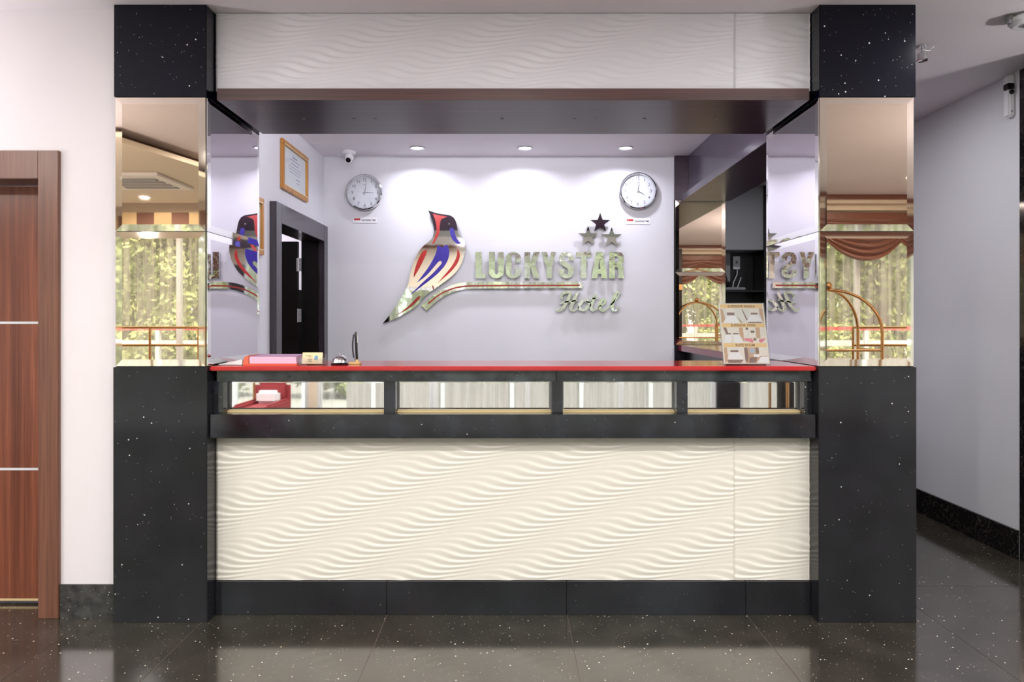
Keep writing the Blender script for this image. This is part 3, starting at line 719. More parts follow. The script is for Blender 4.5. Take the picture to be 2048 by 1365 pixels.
standoffs(bt, [(560, 200), (560, 520), (400, 560), (250, 800)])
# branch
br = thing('branch_emblem', (*C4(1000, 670)[:1], 2.60, C4(400, 840)[1]), 'curved mirror branch with a thin dark red line under the letters', 'emblem')
top = [(1612,624),(1200,623),(800,622),(720,624),(660,635),(600,655),(530,690),(460,738),(390,802)]; bot = [(428,840),(500,772),(560,732),(620,702),(700,680),(760,673),(1200,672),(1614,670)]
B().prism([[C4(*p) for p in smk(top+bot, {0, 8, 9, 16})]], LY0, LY1).add('band', M['logo_flat'], br)
t1 = [(1592,643),(800,646),(735,648),(660,658),(590,680),(520,715),(438,784)]; b1 = [(446,793),(524,725),(594,691),(662,669),(737,660),(800,658),(1592,654)]
inlay('red_line', t1+b1, M['maroon_ink'], (0, 6, 7, 13), parent=br)
standoffs(br, [(1500, 648), (900, 648), (520, 730)])
# block letters
def letter(nm, loops, label, cat='letter', holes=None, group='mirror letters of the hotel name', mt=None):
    xs_ = [p[0] for l in loops for p in l]; zs = [p[1] for l in loops for p in l]
    t = thing(nm, ((min(xs_)+max(xs_))/2, 2.60, min(zs)), label, cat, group)
    B().prism(loops, LY0, LY1).add('face', mt or M['logo'], t)
    x, z = loops[0][0][0]*.5+loops[0][1][0]*.5, 0
    # standoff under the centroid of the first triangle
    tr_ = tessellate_polygon([[Vector((p[0], p[1], 0)) for p in l] for l in loops]); flat = [p for l in loops for p in l]
    best = max(tr_, key=lambda q: abs((flat[q[1]][0]-flat[q[0]][0])*(flat[q[2]][1]-flat[q[0]][1])-(flat[q[2]][0]-flat[q[0]][0])*(flat[q[1]][1]-flat[q[0]][1])))
    cx = sum(flat[i][0] for i in best)/3; cz = sum(flat[i][1] for i in best)/3
    B().tube([(cx, LY1, cz), (cx, 2.6295, cz)], 0.004, 8).add('standoff', M['chrome'], t)
    return t
T, Bo = 395, 596
def box_pts(x0, x1, u): return [C4(x0+(x1-x0)*a, T+(Bo-T)*c) for a, c in u]
def arc(cx, cy, rx, ry, a0, a1, n=8): return [(cx+rx*math.cos(math.radians(a0+(a1-a0)*k/n)), cy+ry*math.sin(math.radians(a0+(a1-a0)*k/n))) for k in range(n+1)]
Lt = [(0,0),(.62,0),(.62,.82),(1,.82),(1,1),(0,1)]
letter('letter_l', [box_pts(800, 877, Lt)], 'capital letter L in mirror finish, first of the block letters')
Ut = [(0,0),(.40,0),(.40,.74)]+arc(.5,.78,.10,.07,180,0,6)+[(.60,.74),(.60,0),(1,0),(1,.74)]+arc(.5,.78,.5,.22,0,180,12)[1:]
letter('letter_u', [box_pts(903, 1015, Ut)], 'capital letter U in mirror finish after the L')
Ct = [(1,.40),(.62,.40),(.62,.20)]+arc(.5,.18,.12,.06,0,-180,6)+[(.38,.80)]+arc(.5,.82,.12,.06,180,0,6)+[(.62,.60),(1,.60)]+arc(.5,.76,.5,.24,0,180,12)+arc(.5,.24,.5,.24,180,360,12)
letter('letter_c', [box_pts(1030, 1145, Ct)], 'capital letter C in mirror finish between U and K')
Kt = [(0,0),(.36,0),(.36,.38),(.60,0),(1,0),(.68,.47),(1,1),(.60,1),(.36,.58),(.36,1),(0,1)]
letter('letter_k', [box_pts(1172, 1290, Kt)], 'capital letter K in mirror finish between C and Y')
Yt = [(0,0),(.38,0),(.52,.36),(.66,0),(1,0),(.70,.60),(.70,1),(.34,1),(.34,.60)]
letter('letter_y', [box_pts(1300, 1412, Yt)], 'capital letter Y in mirror finish in the middle of the name')
St = [(1,.32),(.64,.32),(.64,.22)]+arc(.5,.20,.13,.06,0,-180,6)+[(.37,.26),(.42,.34),(.70,.46),(.90,.54),(1,.66),(1,.78)]+arc(.5,.78,.5,.22,0,180,12)+[(0,.66),(.37,.66),(.37,.78)]+arc(.5,.80,.13,.06,180,0,6)+[(.63,.70),(.56,.62),(.28,.52),(.08,.44),(0,.33),(0,.24)]+arc(.5,.22,.5,.22,180,360,12)
letter('letter_s', [box_pts(1433, 1545, St)], 'capital letter S in mirror finish before the T')
Tt = [(0,0),(1,0),(1,.19),(.68,.19),(.68,1),(.32,1),(.32,.19),(0,.19)]
letter('letter_t', [box_pts(1562, 1678, Tt)], 'capital letter T in mirror finish left of the letter A')
At = [(.30,0),(.70,0),(1,1),(.64,1),(.60,.83),(.40,.83),(.36,1),(0,1)]; Ah = [(.50,.25),(.43,.65),(.57,.65)]
letter('letter_a', [box_pts(1680, 1800, At), box_pts(1680, 1800, Ah)], 'capital letter A in mirror finish between T and R')
Rt = [(0,0),(.62,0),(.85,.03),(.97,.12),(1,.25),(.98,.40),(.86,.49),(.96,.56),(1,.68),(1,1),(.62,1),(.62,.66),(.56,.58),(.38,.57),(.38,1),(0,1)]; Rh = [(.38,.17),(.38,.41),(.56,.41),(.62,.36),(.62,.22),(.56,.17)]
letter('letter_r', [box_pts(1815, 1925, Rt), box_pts(1815, 1925, Rh)], 'capital letter R in mirror finish, last of the block letters')
# stars
def star(cx, cy, R, label):
    pts = []
    for k in range(10):
        r = R if k % 2 == 0 else R*0.40; a = -PI/2+k*PI/5
        pts.append(C4(cx+r*math.cos(a), cy+r*math.sin(a)))
    letter('star_emblem', [pts], label, 'star', group='three mirror stars above the hotel name', mt=M['logo_flat'])
star(1746, 177, 80, 'topmost of the three mirror stars'); star(1655, 278, 78, 'lower left mirror star over the letter T'); star(1833, 286, 80, 'lower right mirror star over the letter R')
# script letters: variable width strokes
def stroke(b, pts):
    P = [Vector((x, y)) for x, y, w_ in pts]; Wd = [w_ for *_, w_ in pts]
    # subdivide by Catmull-Rom
    Q = []; R_ = []
    for i in range(len(P)-1):
        p0 = P[max(0, i-1)]; p1 = P[i]; p2 = P[i+1]; p3 = P[min(len(P)-1, i+2)]
        for k in range(6):
            s = k/6; Q.append(0.5*((2*p1)+(p2-p0)*s+(2*p0-5*p1+4*p2-p3)*s*s+(3*p1-p0-3*p2+p3)*s**3)); R_.append(Wd[i]*(1-s)+Wd[i+1]*s)
    Q.append(P[-1]); R_.append(Wd[-1]); A = []; C = []
    for i, q in enumerate(Q):
        t_ = (Q[min(i+1, len(Q)-1)]-Q[max(0, i-1)]); t_ = t_.normalized() if t_.length else Vector((1, 0)); n_ = Vector((-t_.y, t_.x))*R_[i]
        A.append(C4(*(q+n_))); C.append(C4(*(q-n_)))
    k = len(Q)
    V = [(x, LY0, z) for x, z in A]+[(x, LY0, z) for x, z in C]+[(x, LY1, z) for x, z in A]+[(x, LY1, z) for x, z in C]
    Fc = []
    for i in range(k-1):
        Fc += [(i, i+1, k+i+1, k+i), (2*k+i, 3*k+i, 3*k+i+1, 2*k+i+1), (i, 2*k+i, 2*k+i+1, i+1), (k+i, k+i+1, 3*k+i+1, 3*k+i)]
    Fc += [(0, k, 3*k, 2*k), (k-1, 3*k-1, 4*k-1, 2*k-1)]
    b.poly(V, Fc)
def script(nm, strokes, label):
    allp = [C4(x, y) for s in strokes for x, y, _ in s]
    t = thing(nm, (sum(p[0] for p in allp)/len(allp), 2.60, min(p[1] for p in allp)), label, 'letter', 'mirror script letters')
    b = B()
    for s in strokes: stroke(b, s)
    b.add('face', M['logo'], t)
    x, y, _ = strokes[0][len(strokes[0])//2]; X, Z = C4(x, y)
    B().tube([(X, LY1, Z), (X, 2.6295, Z)], 0.003, 8).add('standoff', M['chrome'], t)
script('letter_h', [[(1462,752,6),(1452,735,7),(1462,713,8),(1490,702,9),(1518,706,10),(1512,735,12),(1490,778,13),(1468,815,12),(1442,840,9),(1420,838,7),(1416,822,5)],
    [(1580,702,5),(1566,722,10),(1548,760,13),(1530,800,14),(1524,828,12),(1540,840,9),(1562,832,6),(1585,812,4)], [(1440,790,4),(1478,775,6),(1530,770,6),(1575,760,4)]], 'large script letter H in mirror finish under the branch')
oo = [(1625+34*math.cos(math.radians(a))+(-8 if math.sin(math.radians(a)) > 0 else 6), 800+38*math.sin(math.radians(a)), 8+4*abs(math.cos(math.radians(a)))) for a in range(-100, 275, 25)]
script('letter_o', [oo, [(1640,768,4),(1662,778,5),(1685,768,3)]], 'small script letter o after the H')
script('letter_t', [[(1712,715,6),(1700,745,11),(1684,785,12),(1676,820,12),(1690,840,9),(1712,832,6),(1735,812,4)], [(1668,752,4),(1700,748,6),(1738,746,4)]], 'small script letter t in mirror finish')
script('letter_e', [[(1738,808,4),(1765,795,7),(1785,772,8),(1775,755,8),(1754,765,11),(1742,795,13),(1746,825,12),(1765,842,9),(1792,830,6),(1815,808,4)]], 'small script letter e between t and l')
script('letter_l', [[(1815,808,4),(1848,775,6),(1880,732,7),(1890,706,7),(1876,700,8),(1858,725,11),(1842,775,13),(1836,815,13),(1848,840,10),(1875,832,6),(1892,806,4)]], 'small script letter l ending the word')

# ---------------------------------------------------------------- dome camera, right side devices
t = thing('dome_camera', (-1.31, 2.45, 2.60), 'small white turret camera with black lens at the recess ceiling', 'security camera')
X, Yc = -1.31, 2.44
B().lathe([(0.0, 2.706), (0.055, 2.706), (0.055, 2.69), (0.046, 2.680), (0, 2.680)], (X, Yc, 0), n=32).add('mount', M['white'], t, True)
B().lathe([(0.034*math.sin(a), 2.655-0.034*math.cos(a)) for a in [PI*k/12 for k in range(13)]], (X+0.004, Yc-0.005, 0), n=28).add('body', M['white'], t, True)
B().lathe([(0, 0.0), (0.024, 0.0), (0.028, 0.026), (0.026, 0.032), (0, 0.034)], (0, 0, 0), 'Y', 28).xf(Matrix.Translation((X+0.006, Yc-0.018, 2.640)) @ Matrix.Rotation(math.radians(32), 4, 'X')).add('barrel', M['white'], t, True)
B().lathe([(0.0, 0.035), (0.020, 0.035), (0.020, 0.030)], (0, 0, 0), 'Y', 24).xf(Matrix.Translation((X+0.006, Yc-0.018, 2.640)) @ Matrix.Rotation(math.radians(32), 4, 'X')).add('lens', M['black'], t, True)

t = thing('ceiling_camera', (2.36, 0.11, CZ-0.08), 'white round camera with speckled lens on the ceiling at top right', 'security camera')
B().lathe([(0, 0), (0.05, 0), (0.066, -0.012), (0.068, -0.03), (0.05, -0.05), (0.0, -0.056)], (2.37, 0.11, CZ-0.001), n=36).add('housing', M['white'], t, True)
B().lathe([(0, -0.012), (0.026, -0.010), (0.028, 0)], (2.375, 0.085, CZ-0.053), n=24).add('lens', M['grey_panel'], t, True)
box('bracket', M['grey_panel'], 2.285, 2.31, 0.10, 0.13, CZ-0.035, CZ-0.002, t, 0.003)
t = thing('ceiling_spotlight', (2.10, 0.46, CZ-0.08), 'small unlit metal and glass spot on the ceiling beside right column', 'spotlight')
B().lathe([(0, -0.001), (0.022, -0.001), (0.022, -0.012), (0.006, -0.014), (0.006, -0.03), (0.022, -0.04), (0.028, -0.075), (0.024, -0.078), (0, -0.06)], (2.105, 0.46, CZ), n=20).add('body', M['chrome'], t, True)
B().tube([(2.105, 0.46, CZ-0.02), (2.135, 0.45, CZ-0.03), (2.15, 0.44, CZ-0.012)], 0.004, 8).add('arm', M['chrome'], t, True)
t = thing('wall_sensor', (2.84, 0.87, 2.48), 'tall white wall sensor with a black lens beside the marble pillar', 'sensor')
box('housing', M['white'], 2.822, 2.856, 0.835, 0.885, 2.505, 2.745, t, 0.008)
box('visor', M['black'], 2.812, 2.850, 0.828, 0.87, 2.66, 2.695, t, 0.004)
B().lathe([(0, 0.008), (0.012, 0.007), (0.014, 0)], (2.836, 0.835, 2.645), 'Y', 20).add('lens', M['black'], t, True)
B().lathe([(0, 0.003), (0.006, 0.003), (0.006, 0)], (2.838, 0.835, 2.535), 'Y', 12).add('screw', M['grey_panel'], t)

# ---------------------------------------------------------------- corridor end fittings
YE = 4.43
t = thing('wall_cabinet', (2.49, YE, 2.12), 'grey upper cabinet seen through the gap behind the rear column', 'cabinet')
box('carcass', M['grey_panel'], 1.90, 2.632, YE-0.30, YE-0.001, 2.08, 2.752, t); box('door', M['grey_panel'], 1.90, 2.632, YE-0.318, YE-0.302, 2.085, 2.75, t)
t = thing('black_nook', (2.3, YE, 0), 'black back panel of the nook under the grey cabinet', 'panel')
box('back_panel', M['black'], 1.78, 2.63, YE-0.03, YE-0.001, 0, 2.075, t)
tag(box('shelf', M['black'], 1.78, 2.63, YE-0.38, YE-0.031, 1.64, 1.66), 'thin black shelf in the nook under the grey cabinet', 'shelf')
t = thing('black_cabinet_side', (2.74, YE, 0), 'tall black cabinet standing right of the grey upper cabinet', 'cabinet')
box('carcass', M['black_wood'], 2.634, 2.855, YE-0.34, YE-0.001, 0, 2.752, t, 0.003)
t = thing('socket_box', (2.48, YE-0.03, 1.9), 'small white socket box with a hanging cable in the black nook', 'socket')
box('housing', M['white'], 2.40, 2.475, YE-0.065, YE-0.031, 1.90, 2.04, t, 0.003); box('switch', M['grey_panel'], 2.425, 2.45, YE-0.069, YE-0.065, 1.96, 1.99, t)
B().tube([(2.45, YE-0.05, 1.90), (2.44, YE-0.07, 1.84), (2.40, YE-0.08, 1.76), (2.385, YE-0.09, 1.69), (2.40, YE-0.10, 1.668)], 0.006, 6).add('cable', M['white'], t, True)
t = thing('meter_box', (2.3, YE-0.03, 1.74), 'pale grey box left of the white socket in the black nook', 'box')
box('housing', M['grey_panel'], 2.20, 2.36, YE-0.09, YE-0.031, 1.76, 2.08, t, 0.004)
cb = B()
for k in range(5): cb.tube([(2.22+0.02*k, YE-0.10, 1.95-0.02*k), (2.26+0.015*k, YE-0.12, 1.85-0.02*k), (2.22+0.03*k, YE-0.12, 1.75), (2.33, YE-0.10, 1.69+0.002*k)], 0.004, 6)
cb.add('cable', M['black_wood'], t, True)
t = thing('network_router', (2.36, YE-0.25, 1.66), 'flat pale device with an aerial on the shelf of the nook', 'router')
box('body', M['grey_panel'], 2.22, 2.45, YE-0.32, YE-0.18, 1.662, 1.69, t, 0.006)
B().tube([(2.40, YE-0.2, 1.69), (2.44, YE-0.2, 1.80)], 0.005, 8).add('aerial', M['white'], t, True)

# ---------------------------------------------------------------- things on the counter
TZ = 1.1412
# room brochure in acrylic stand
t = thing('brochure_stand', (1.08, 0.13, TZ), 'clear acrylic stand holding the room type brochure on the right of the counter', 'display stand')
ang = math.radians(-17); bwd, bht = 0.212, 0.292
X0 = 0.974; Mx = Matrix.Translation((X0, 0.098, TZ+0.006)) @ Matrix.Rotation(ang, 4, 'X')
def BX(nm, m, x0, x1, z0, z1, d0, d1, parent=None, bl=None):
    b = B().box(x0, x1, -d1, -d0, z0, z1); b.xf(Mx); return b.add(nm, m, parent)
BX('front_sheet', M['acrylic'], -0.004, bwd+0.004, -0.003, bht+0.003, 0.0045, 0.0065, t)
BX('back_sheet', M['acrylic'], -0.004, bwd+0.004, -0.003, bht+0.003, -0.003, -0.001, t)
B().box(X0-0.004, X0+bwd+0.004, 0.096, 0.20, TZ, TZ+0.003).add('foot', M['acrylic'], t)
bro = thing('room_brochure', (1.08, 0.10, TZ), 'cream brochure reading SUPERIOR SINGLE, SUPERIOR TWIN, SUITE ROOM', 'brochure')
cm = lambda n, r, g, b_: mat(n, srgb(r, g, b_), 0.5)
PC = {'cream': cm('print_cream', 240, 232, 214), 'band': cm('print_amber', 246, 205, 130), 'tan': cm('print_tan', 205, 165, 125), 'pale': cm('print_pale', 226, 224, 212),
      'bed': cm('print_white', 246, 244, 240), 'brown': cm('print_brown', 130, 98, 80), 'pink': cm('print_pink', 235, 130, 140), 'blue': cm('print_blue', 165, 190, 205), 'olive': cm('print_olive', 180, 170, 125), 'ink': cm('print_ink', 120, 85, 35)}
BX('sheet', PC['cream'], 0, bwd, 0, bht, 0.0, 0.0015, bro)
def U(u, v): return (u*bwd, (1-v)*bht)
def pr_poly(nm, m, pts, parent, d=0.0018):
    b = B(); V = [(U(u, v)[0], -d, U(u, v)[1]) for u, v in pts]; b.poly(V, [tuple(range(len(V)))]); b.xf(Mx); return b.add(nm, m, parent)
def rect(u0, v0, u1, v1): return [(u0, v0), (u1, v0), (u1, v1), (u0, v1)]
for v0, v1, txt, uc, wd in ((0.015, 0.08, 'SUPERIOR SINGLE', .5, .60), (0.335, 0.40, 'SUPERIOR TWIN', .5, .54), (0.665, 0.73, 'SUITE ROOM', .5, .42)):
    bd = pr_poly('title_band', PC['band'], rect(0.03, v0, 0.97, v1), bro, 0.0018)
    V, Fc = text_mesh(txt, 0.017, fit_w=wd*bwd, bold=0.0004)
    cx, cz = U(uc, (v0+v1)/2); bb_ = B().poly([(cx+v.x, -0.0022, cz+v.y) for v in V], Fc); bb_.xf(Mx); bb_.add('lettering', PC['ink'], bd)
def photo(u0, v0, u1, v1, shapes, base):
    ph = pr_poly('room_photo', PC[base], rect(u0, v0, u1, v1), bro, 0.0018)
    for k, (c, pts) in enumerate(shapes):
        pr_poly('picture_area', PC[c], [(u0+(u1-u0)*a, v0+(v1-v0)*c_) for a, c_ in pts], ph, 0.0019+0.00005*k)
bedA = [('tan', [(0,0),(.12,.1),(.2,.75),(.05,1),(0,1)]), ('cream', rect(.27,0,.68,.28)), ('brown', rect(.3,.28,.66,.48)), ('bed', [(.28,.48),(.68,.48),(.92,1),(.1,1)]), ('olive', [(.75,.55),(1,.9),(1,1),(.9,1)])]
bedB = [('brown', [(0,.05),(.06,.1),(.25,.8),(.18,.8)]), ('cream', rect(.38,0,.78,.3)), ('brown', rect(.42,.3,.74,.42)), ('bed', [(.4,.42),(.74,.42),(.92,.9),(.2,.9)]), ('brown', [(.25,.92),(.9,.92),(.9,1),(.25,1)]), ('tan', [(.82,0),(1,0),(1,1),(.95,.9),(.84,.4)])]
twinA = [('brown', [(.05,0),(.2,0),(.28,.4),(.15,.35)]), ('cream', rect(.28,0,.62,.35)), ('brown', rect(.15,.36,.4,.45)), ('brown', rect(.5,.36,.76,.45)), ('bed', [(.15,.46),(.42,.46),(.38,1),(.0,1)]), ('bed', [(.5,.46),(.74,.46),(.98,1),(.52,1)]), ('tan', [(.8,.0),(1,.0),(1,1),(.8,.45)])]
twinB = [('pale', rect(.12,0,.25,.6)), ('brown', rect(.1,0,.22,.15)), ('cream', rect(.28,0,.55,.55)), ('brown', rect(.32,.2,.5,.35)), ('tan', rect(.56,0,.76,.7)), ('brown', rect(.42,.68,.55,.85)), ('pink', [(0,.7),(.35,.7),(.42,.85),(.38,1),(0,.85)]), ('pink', [(.68,.75),(.98,.7),(.88,.9),(.74,1),(.66,.9)])]
suiteA = [('tan', [(0,0),(.15,0),(.18,.9),(0,1)]), ('pale', rect(.3,0,.75,.2)), ('brown', rect(.32,.18,.72,.3)), ('bed', [(.3,.32),(.72,.32),(.98,.75),(.12,.75)]), ('brown', [(.15,.8),(.95,.8),(.8,1),(.15,1)])]
suiteB = [('brown', [(0,0),(.14,0),(.16,.6),(.1,1),(0,.8)]), ('blue', rect(.24,.08,.46,.36)), ('brown', rect(.5,0,.62,.4)), ('cream', rect(.64,0,1,.55)), ('bed', [(.36,.45),(.7,.45),(.6,.65),(.4,.6)]), ('brown', [(.2,.65),(.55,.62),(.45,1),(.15,1)]), ('bed', [(.7,.6),(1,.6),(1,1),(.5,1)])]
photo(.03, .085, .49, .33, bedA, 'pale'); photo(.50, .085, .97, .33, bedB, 'pale')
photo(.03, .405, .49, .66, twinA, 'cream'); photo(.50, .405, .97, .66, twinB, 'cream')
photo(.03, .735, .46, .985, suiteA, 'cream'); photo(.47, .735, .97, .985, suiteB, 'tan')
# card holder
t = thing('card_holder', (-0.92, 0.12, TZ), 'clear plastic card holder on the counter beside the desk bell', 'card holder')
x0, x1 = -0.980, -0.866
box('front_lip', M['acrylic'], x0, x1, 0.100, 0.102, TZ+0.004, TZ+0.034, t); box('tray', M['acrylic'], x0, x1, 0.100, 0.150, TZ+0.002, TZ+0.005, t)
box('back_wall', M['acrylic'], x0, x1, 0.148, 0.150, TZ+0.004, TZ+0.05, t)
for a in (x0, x1-0.002): box('side_wall', M['acrylic'], a, a+0.002, 0.102, 0.148, TZ+0.004, TZ+0.034, t)
for a in (x0+0.008, x1-0.014): box('foot', M['acrylic'], a, a+0.006, 0.104, 0.112, TZ, TZ+0.002, t)
t = thing('card_stack', (-0.92, 0.12, TZ+0.005), 'stack of cream visitor cards with a small blue mark in the holder', 'cards')
cmx = Matrix.Translation((0, 0.112, TZ+0.0055)) @ Matrix.Rotation(math.radians(-12), 4, 'X')
for k in range(3):
    b = B().box(x0+0.010, x1-0.012, 0.004*k, 0.004*k+0.0032, 0, 0.053-0.001*k); b.xf(cmx); b.add('card', PC['cream'] if k else cm('card_cream', 242, 218, 170), t)
b = B(); put_text(b, 'SCAN ME', 0.0075, (-0.943, -0.0005, 0.036)); b.bm.verts.ensure_lookup_table()
bmesh.ops.delete(b.bm, geom=list(b.bm.verts), context='VERTS')
for k in range(9): b.box(-0.956+0.003*k, -0.954+0.003*k, -0.0006, -0.0001, 0.036, 0.0385)
for k in range(5): b.box(-0.942+0.003*k, -0.940+0.003*k, -0.0006, -0.0001, 0.031, 0.033)
for j in range(2):
    for k in range(5): b.box(-0.942+0.0035*k, -0.9395+0.0035*k, -0.0006, -0.0001, 0.010+0.008*j, 0.014+0.008*j)
b.xf(cmx); b.add('print', M['dark_ink'], t)
b = B().prism([[(-0.907+0.0125*math.cos(a)*(1 if k % 2 else .93), 0.027+0.0155*math.sin(a)) for k, a in enumerate([2*PI*q/14 for q in range(14)])]], -0.0008, -0.0002); b.xf(cmx); b.add('round_mark', cm('card_pale', 225, 225, 190), t)
b = B(); b.prism([[(-0.914, 0.018), (-0.900, 0.016), (-0.897, 0.034), (-0.905, 0.040), (-0.913, 0.036)]], -0.0014, -0.0009); b.xf(cmx); b.add('blue_mark', cm('card_blue', 110, 160, 190), t)
# desk bell
t = thing('desk_bell', (-0.803, 0.14, TZ), 'small silver desk bell with a dark base on the counter', 'bell')
c = (-0.803, 0.142, TZ)
B().lathe([(0, 0), (0.040, 0), (0.041, 0.004), (0.036, 0.008), (0, 0.008)], c, n=36).add('base', M['black_wood'], t, True)
B().lathe([(0.037, 0.010), (0.036, 0.014), (0.033, 0.026), (0.027, 0.035), (0.018, 0.041), (0.008, 0.043), (0, 0.0435)], c, n=40).add('dome', M['chrome'], t, True)
B().lathe([(0.0022, 0.042), (0.0022, 0.049), (0.005, 0.050), (0.005, 0.053), (0, 0.055)], c, n=20).add('plunger', M['chrome'], t, True)
# pen on yellow stand
t = thing('pen_stand', (-0.72, 0.16, TZ), 'black pen upright on a small yellow stand with coiled cord', 'pen')
box('stand_base', mat('yellow_stand', srgb(214, 188, 128), 0.5), -0.765, -0.712, 0.150, 0.192, TZ, TZ+0.010, t, 0.002)
px_, py_ = -0.733, 0.172
B().lathe([(0.010, 0.010), (0.008, 0.014), (0.005, 0.022)], (px_+0.004, py_, TZ), n=20).add('socket', mat('amber_socket', srgb(205, 172, 110), 0.5), t, True)
B().tube([(px_+0.004, py_, TZ+0.014), (px_+0.003, py_, TZ+0.03), (px_+0.001, py_, TZ+0.06), (px_-0.001, py_, TZ+0.12), (px_-0.002, py_, TZ+0.145), (px_-0.002, py_, TZ+0.152)], [0.003, 0.0055, 0.006, 0.006, 0.0055, 0.002], 14).add('barrel', M['black'], t, True)
B().box(px_+0.004, px_+0.0065, py_-0.003, py_+0.003, TZ+0.10, TZ+0.14).add('clip', M['chrome'], t)
cp = [(px_-0.011-0.006*math.sin(PI*s)+0.0035*math.cos(s*2*PI*22), py_+0.0035*math.sin(s*2*PI*22), TZ+0.140-0.11*s) for s in [k/220 for k in range(221)]]
B().tube([(px_-0.004, py_, TZ+0.148)]+cp+[(px_-0.004, py_, TZ+0.018)], 0.0014, 5).add('coiled_cord', M['black'], t, True)
# pink paper stack with orange end
t = thing('paper_tray', (-1.12, 0.17, TZ), 'orange tray on the counter under the pile of pink paper', 'tray')
box('bottom', mat('orange_tray', srgb(222, 100, 72), 0.5), -1.238, -0.990, 0.10, 0.26, TZ, TZ+0.006, t)
b = B().poly([(-1.238,.10,TZ+.006),(-1.212,.10,TZ+.006),(-1.212,.10,TZ+.045),(-1.232,.10,TZ+.036),(-1.238,.26,TZ+.006),(-1.212,.26,TZ+.006),(-1.212,.26,TZ+.045),(-1.232,.26,TZ+.036)], [(0,1,2,3),(7,6,5,4),(0,4,5,1),(1,5,6,2),(2,6,7,3),(3,7,4,0)])
b.add('end_wall', mat('orange_tray_end', srgb(222, 110, 82), 0.5), t)
t = thing('pink_paper_stack', (-1.1, 0.17, TZ+0.006), 'stack of pale pink paper lying on the counter near the left column', 'paper stack')
pk = mat('pink_paper', srgb(232, 196, 222), 0.6)
for k in range(10):
    dx = random.uniform(-.0012, .0012); z = TZ+0.007+k*0.0032
    box('paper_ream', pk, -1.208+dx, -0.992+dx-0.0004*k, 0.101+0.001*random.random(), 0.256, z, z+0.0029, t)
V = []; Fc = []
for i in range(17):
    for j in range(5):
        u, v = i/16, j/4; V.append((-1.206+u*0.214, 0.102+v*0.154, TZ+0.0398+0.006*math.sin(PI*u)*v*math.sin(PI*min(1, v+.2))+0.004*v))
for i in range(16):
    for j in range(4): a = i*5+j; Fc.append((a, a+5, a+6, a+1))
B().poly(V, Fc).add('curled_top_sheet', mat('lilac_paper', srgb(205, 165, 200), 0.6), t, True)
t = B().poly([(-1.350,.10,TZ+.002),(-1.242,.10,TZ+.002),(-1.242,.26,TZ+.002),(-1.350,.26,TZ+.002),(-1.350,.10,TZ+.004),(-1.242,.10,TZ+.026),(-1.242,.26,TZ+.03),(-1.350,.26,TZ+.006)], [(0,1,2,3),(7,6,5,4),(0,4,5,1),(1,5,6,2),(2,6,7,3),(3,7,4,0)]).add('folded_leaflet', M['paper'])
tag(t, 'white folded leaflet lying against the left column on the counter', 'leaflet')

# ---------------------------------------------------------------- lobby furniture seen in the mirrors
t = thing('luggage_cart', (3.4, -4.3, 0), 'brass birdcage luggage cart reflected in the mirrors', 'luggage cart')
cx, cy = 3.4, -4.3
box('deck', M['carpet'], cx-0.46, cx+0.46, cy-0.27, cy+0.27, 0.22, 0.27, t, 0.01); 
B().tube([(cx-0.5, cy-0.3, 0.24), (cx+0.5, cy-0.3, 0.24), (cx+0.5, cy+0.3, 0.24), (cx-0.5, cy+0.3, 0.24)], 0.022, 10, True).add('bumper', M['brass'], t, True)
for sx in (-1, 1):
    for sy in (-1, 1):
        pts = [(cx+sx*0.45, cy+sy*0.25, 0.27)]+[(cx+sx*0.45, cy+sy*0.25, 1.15)]+[(cx+sx*0.45*math.cos(a), cy+sy*0.25*math.cos(a), 1.22+0.45*math.sin(a)) for a in [PI/2*k/10 for k in range(11)]]
        B().tube(pts, 0.016, 10).add('arch', M['brass'], t, True)
        B().lathe([(0, 0.085), (0.04, 0.08), (0.085, 0.03), (0.085, -0.03), (0.04, -0.08), (0, -0.085)], (0, 0, 0), 'X', 24).xf(Matrix.Translation((cx+sx*.4, cy+sy*.22, .087)) @ Matrix.Scale(0.3, 4, (1,0,0))).add('wheel', M['black'], t, True)
for sx in (-1, 1): B().tube([(cx+sx*0.45, cy-0.25, 1.03), (cx+sx*0.45, cy+0.25, 1.03)], 0.012, 8).add('end_rail', M['brass'], t, True)
B().tube([(cx-0.45, cy+0.25, 1.03), (cx+0.45, cy+0.25, 1.03)], 0.012, 8).add('hanging_rail', M['brass'], t, True)
B().lathe([(0.045*math.sin(a), 1.715-0.045*math.cos(a)) for a in [PI*k/12 for k in range(13)]], (cx, cy, 0), n=24).add('finial', M['brass'], t, True)
def rail(x0, x1, n, label):
    t = thing('guard_rail', ((x0+x1)/2, -4.68, 0), label, 'rail')
    for z in (1.062, 1.262): B().tube([(x0, -4.68, z), (x1, -4.68, z)], 0.014, 8).add('rail_bar', M['brass'], t, True)
    for k in range(n): x = x0+(x1-x0)*k/(n-1); B().tube([(x, -4.68, 0), (x, -4.68, 1.262)], 0.014, 8).add('post', M['brass'], t, True)
rail(-5.2, -3.0, 5, 'copper guard rail at the window reflected in the left column mirror')
rail(3.86, 4.52, 2, 'copper guard rail at the window reflected in the right column mirror')
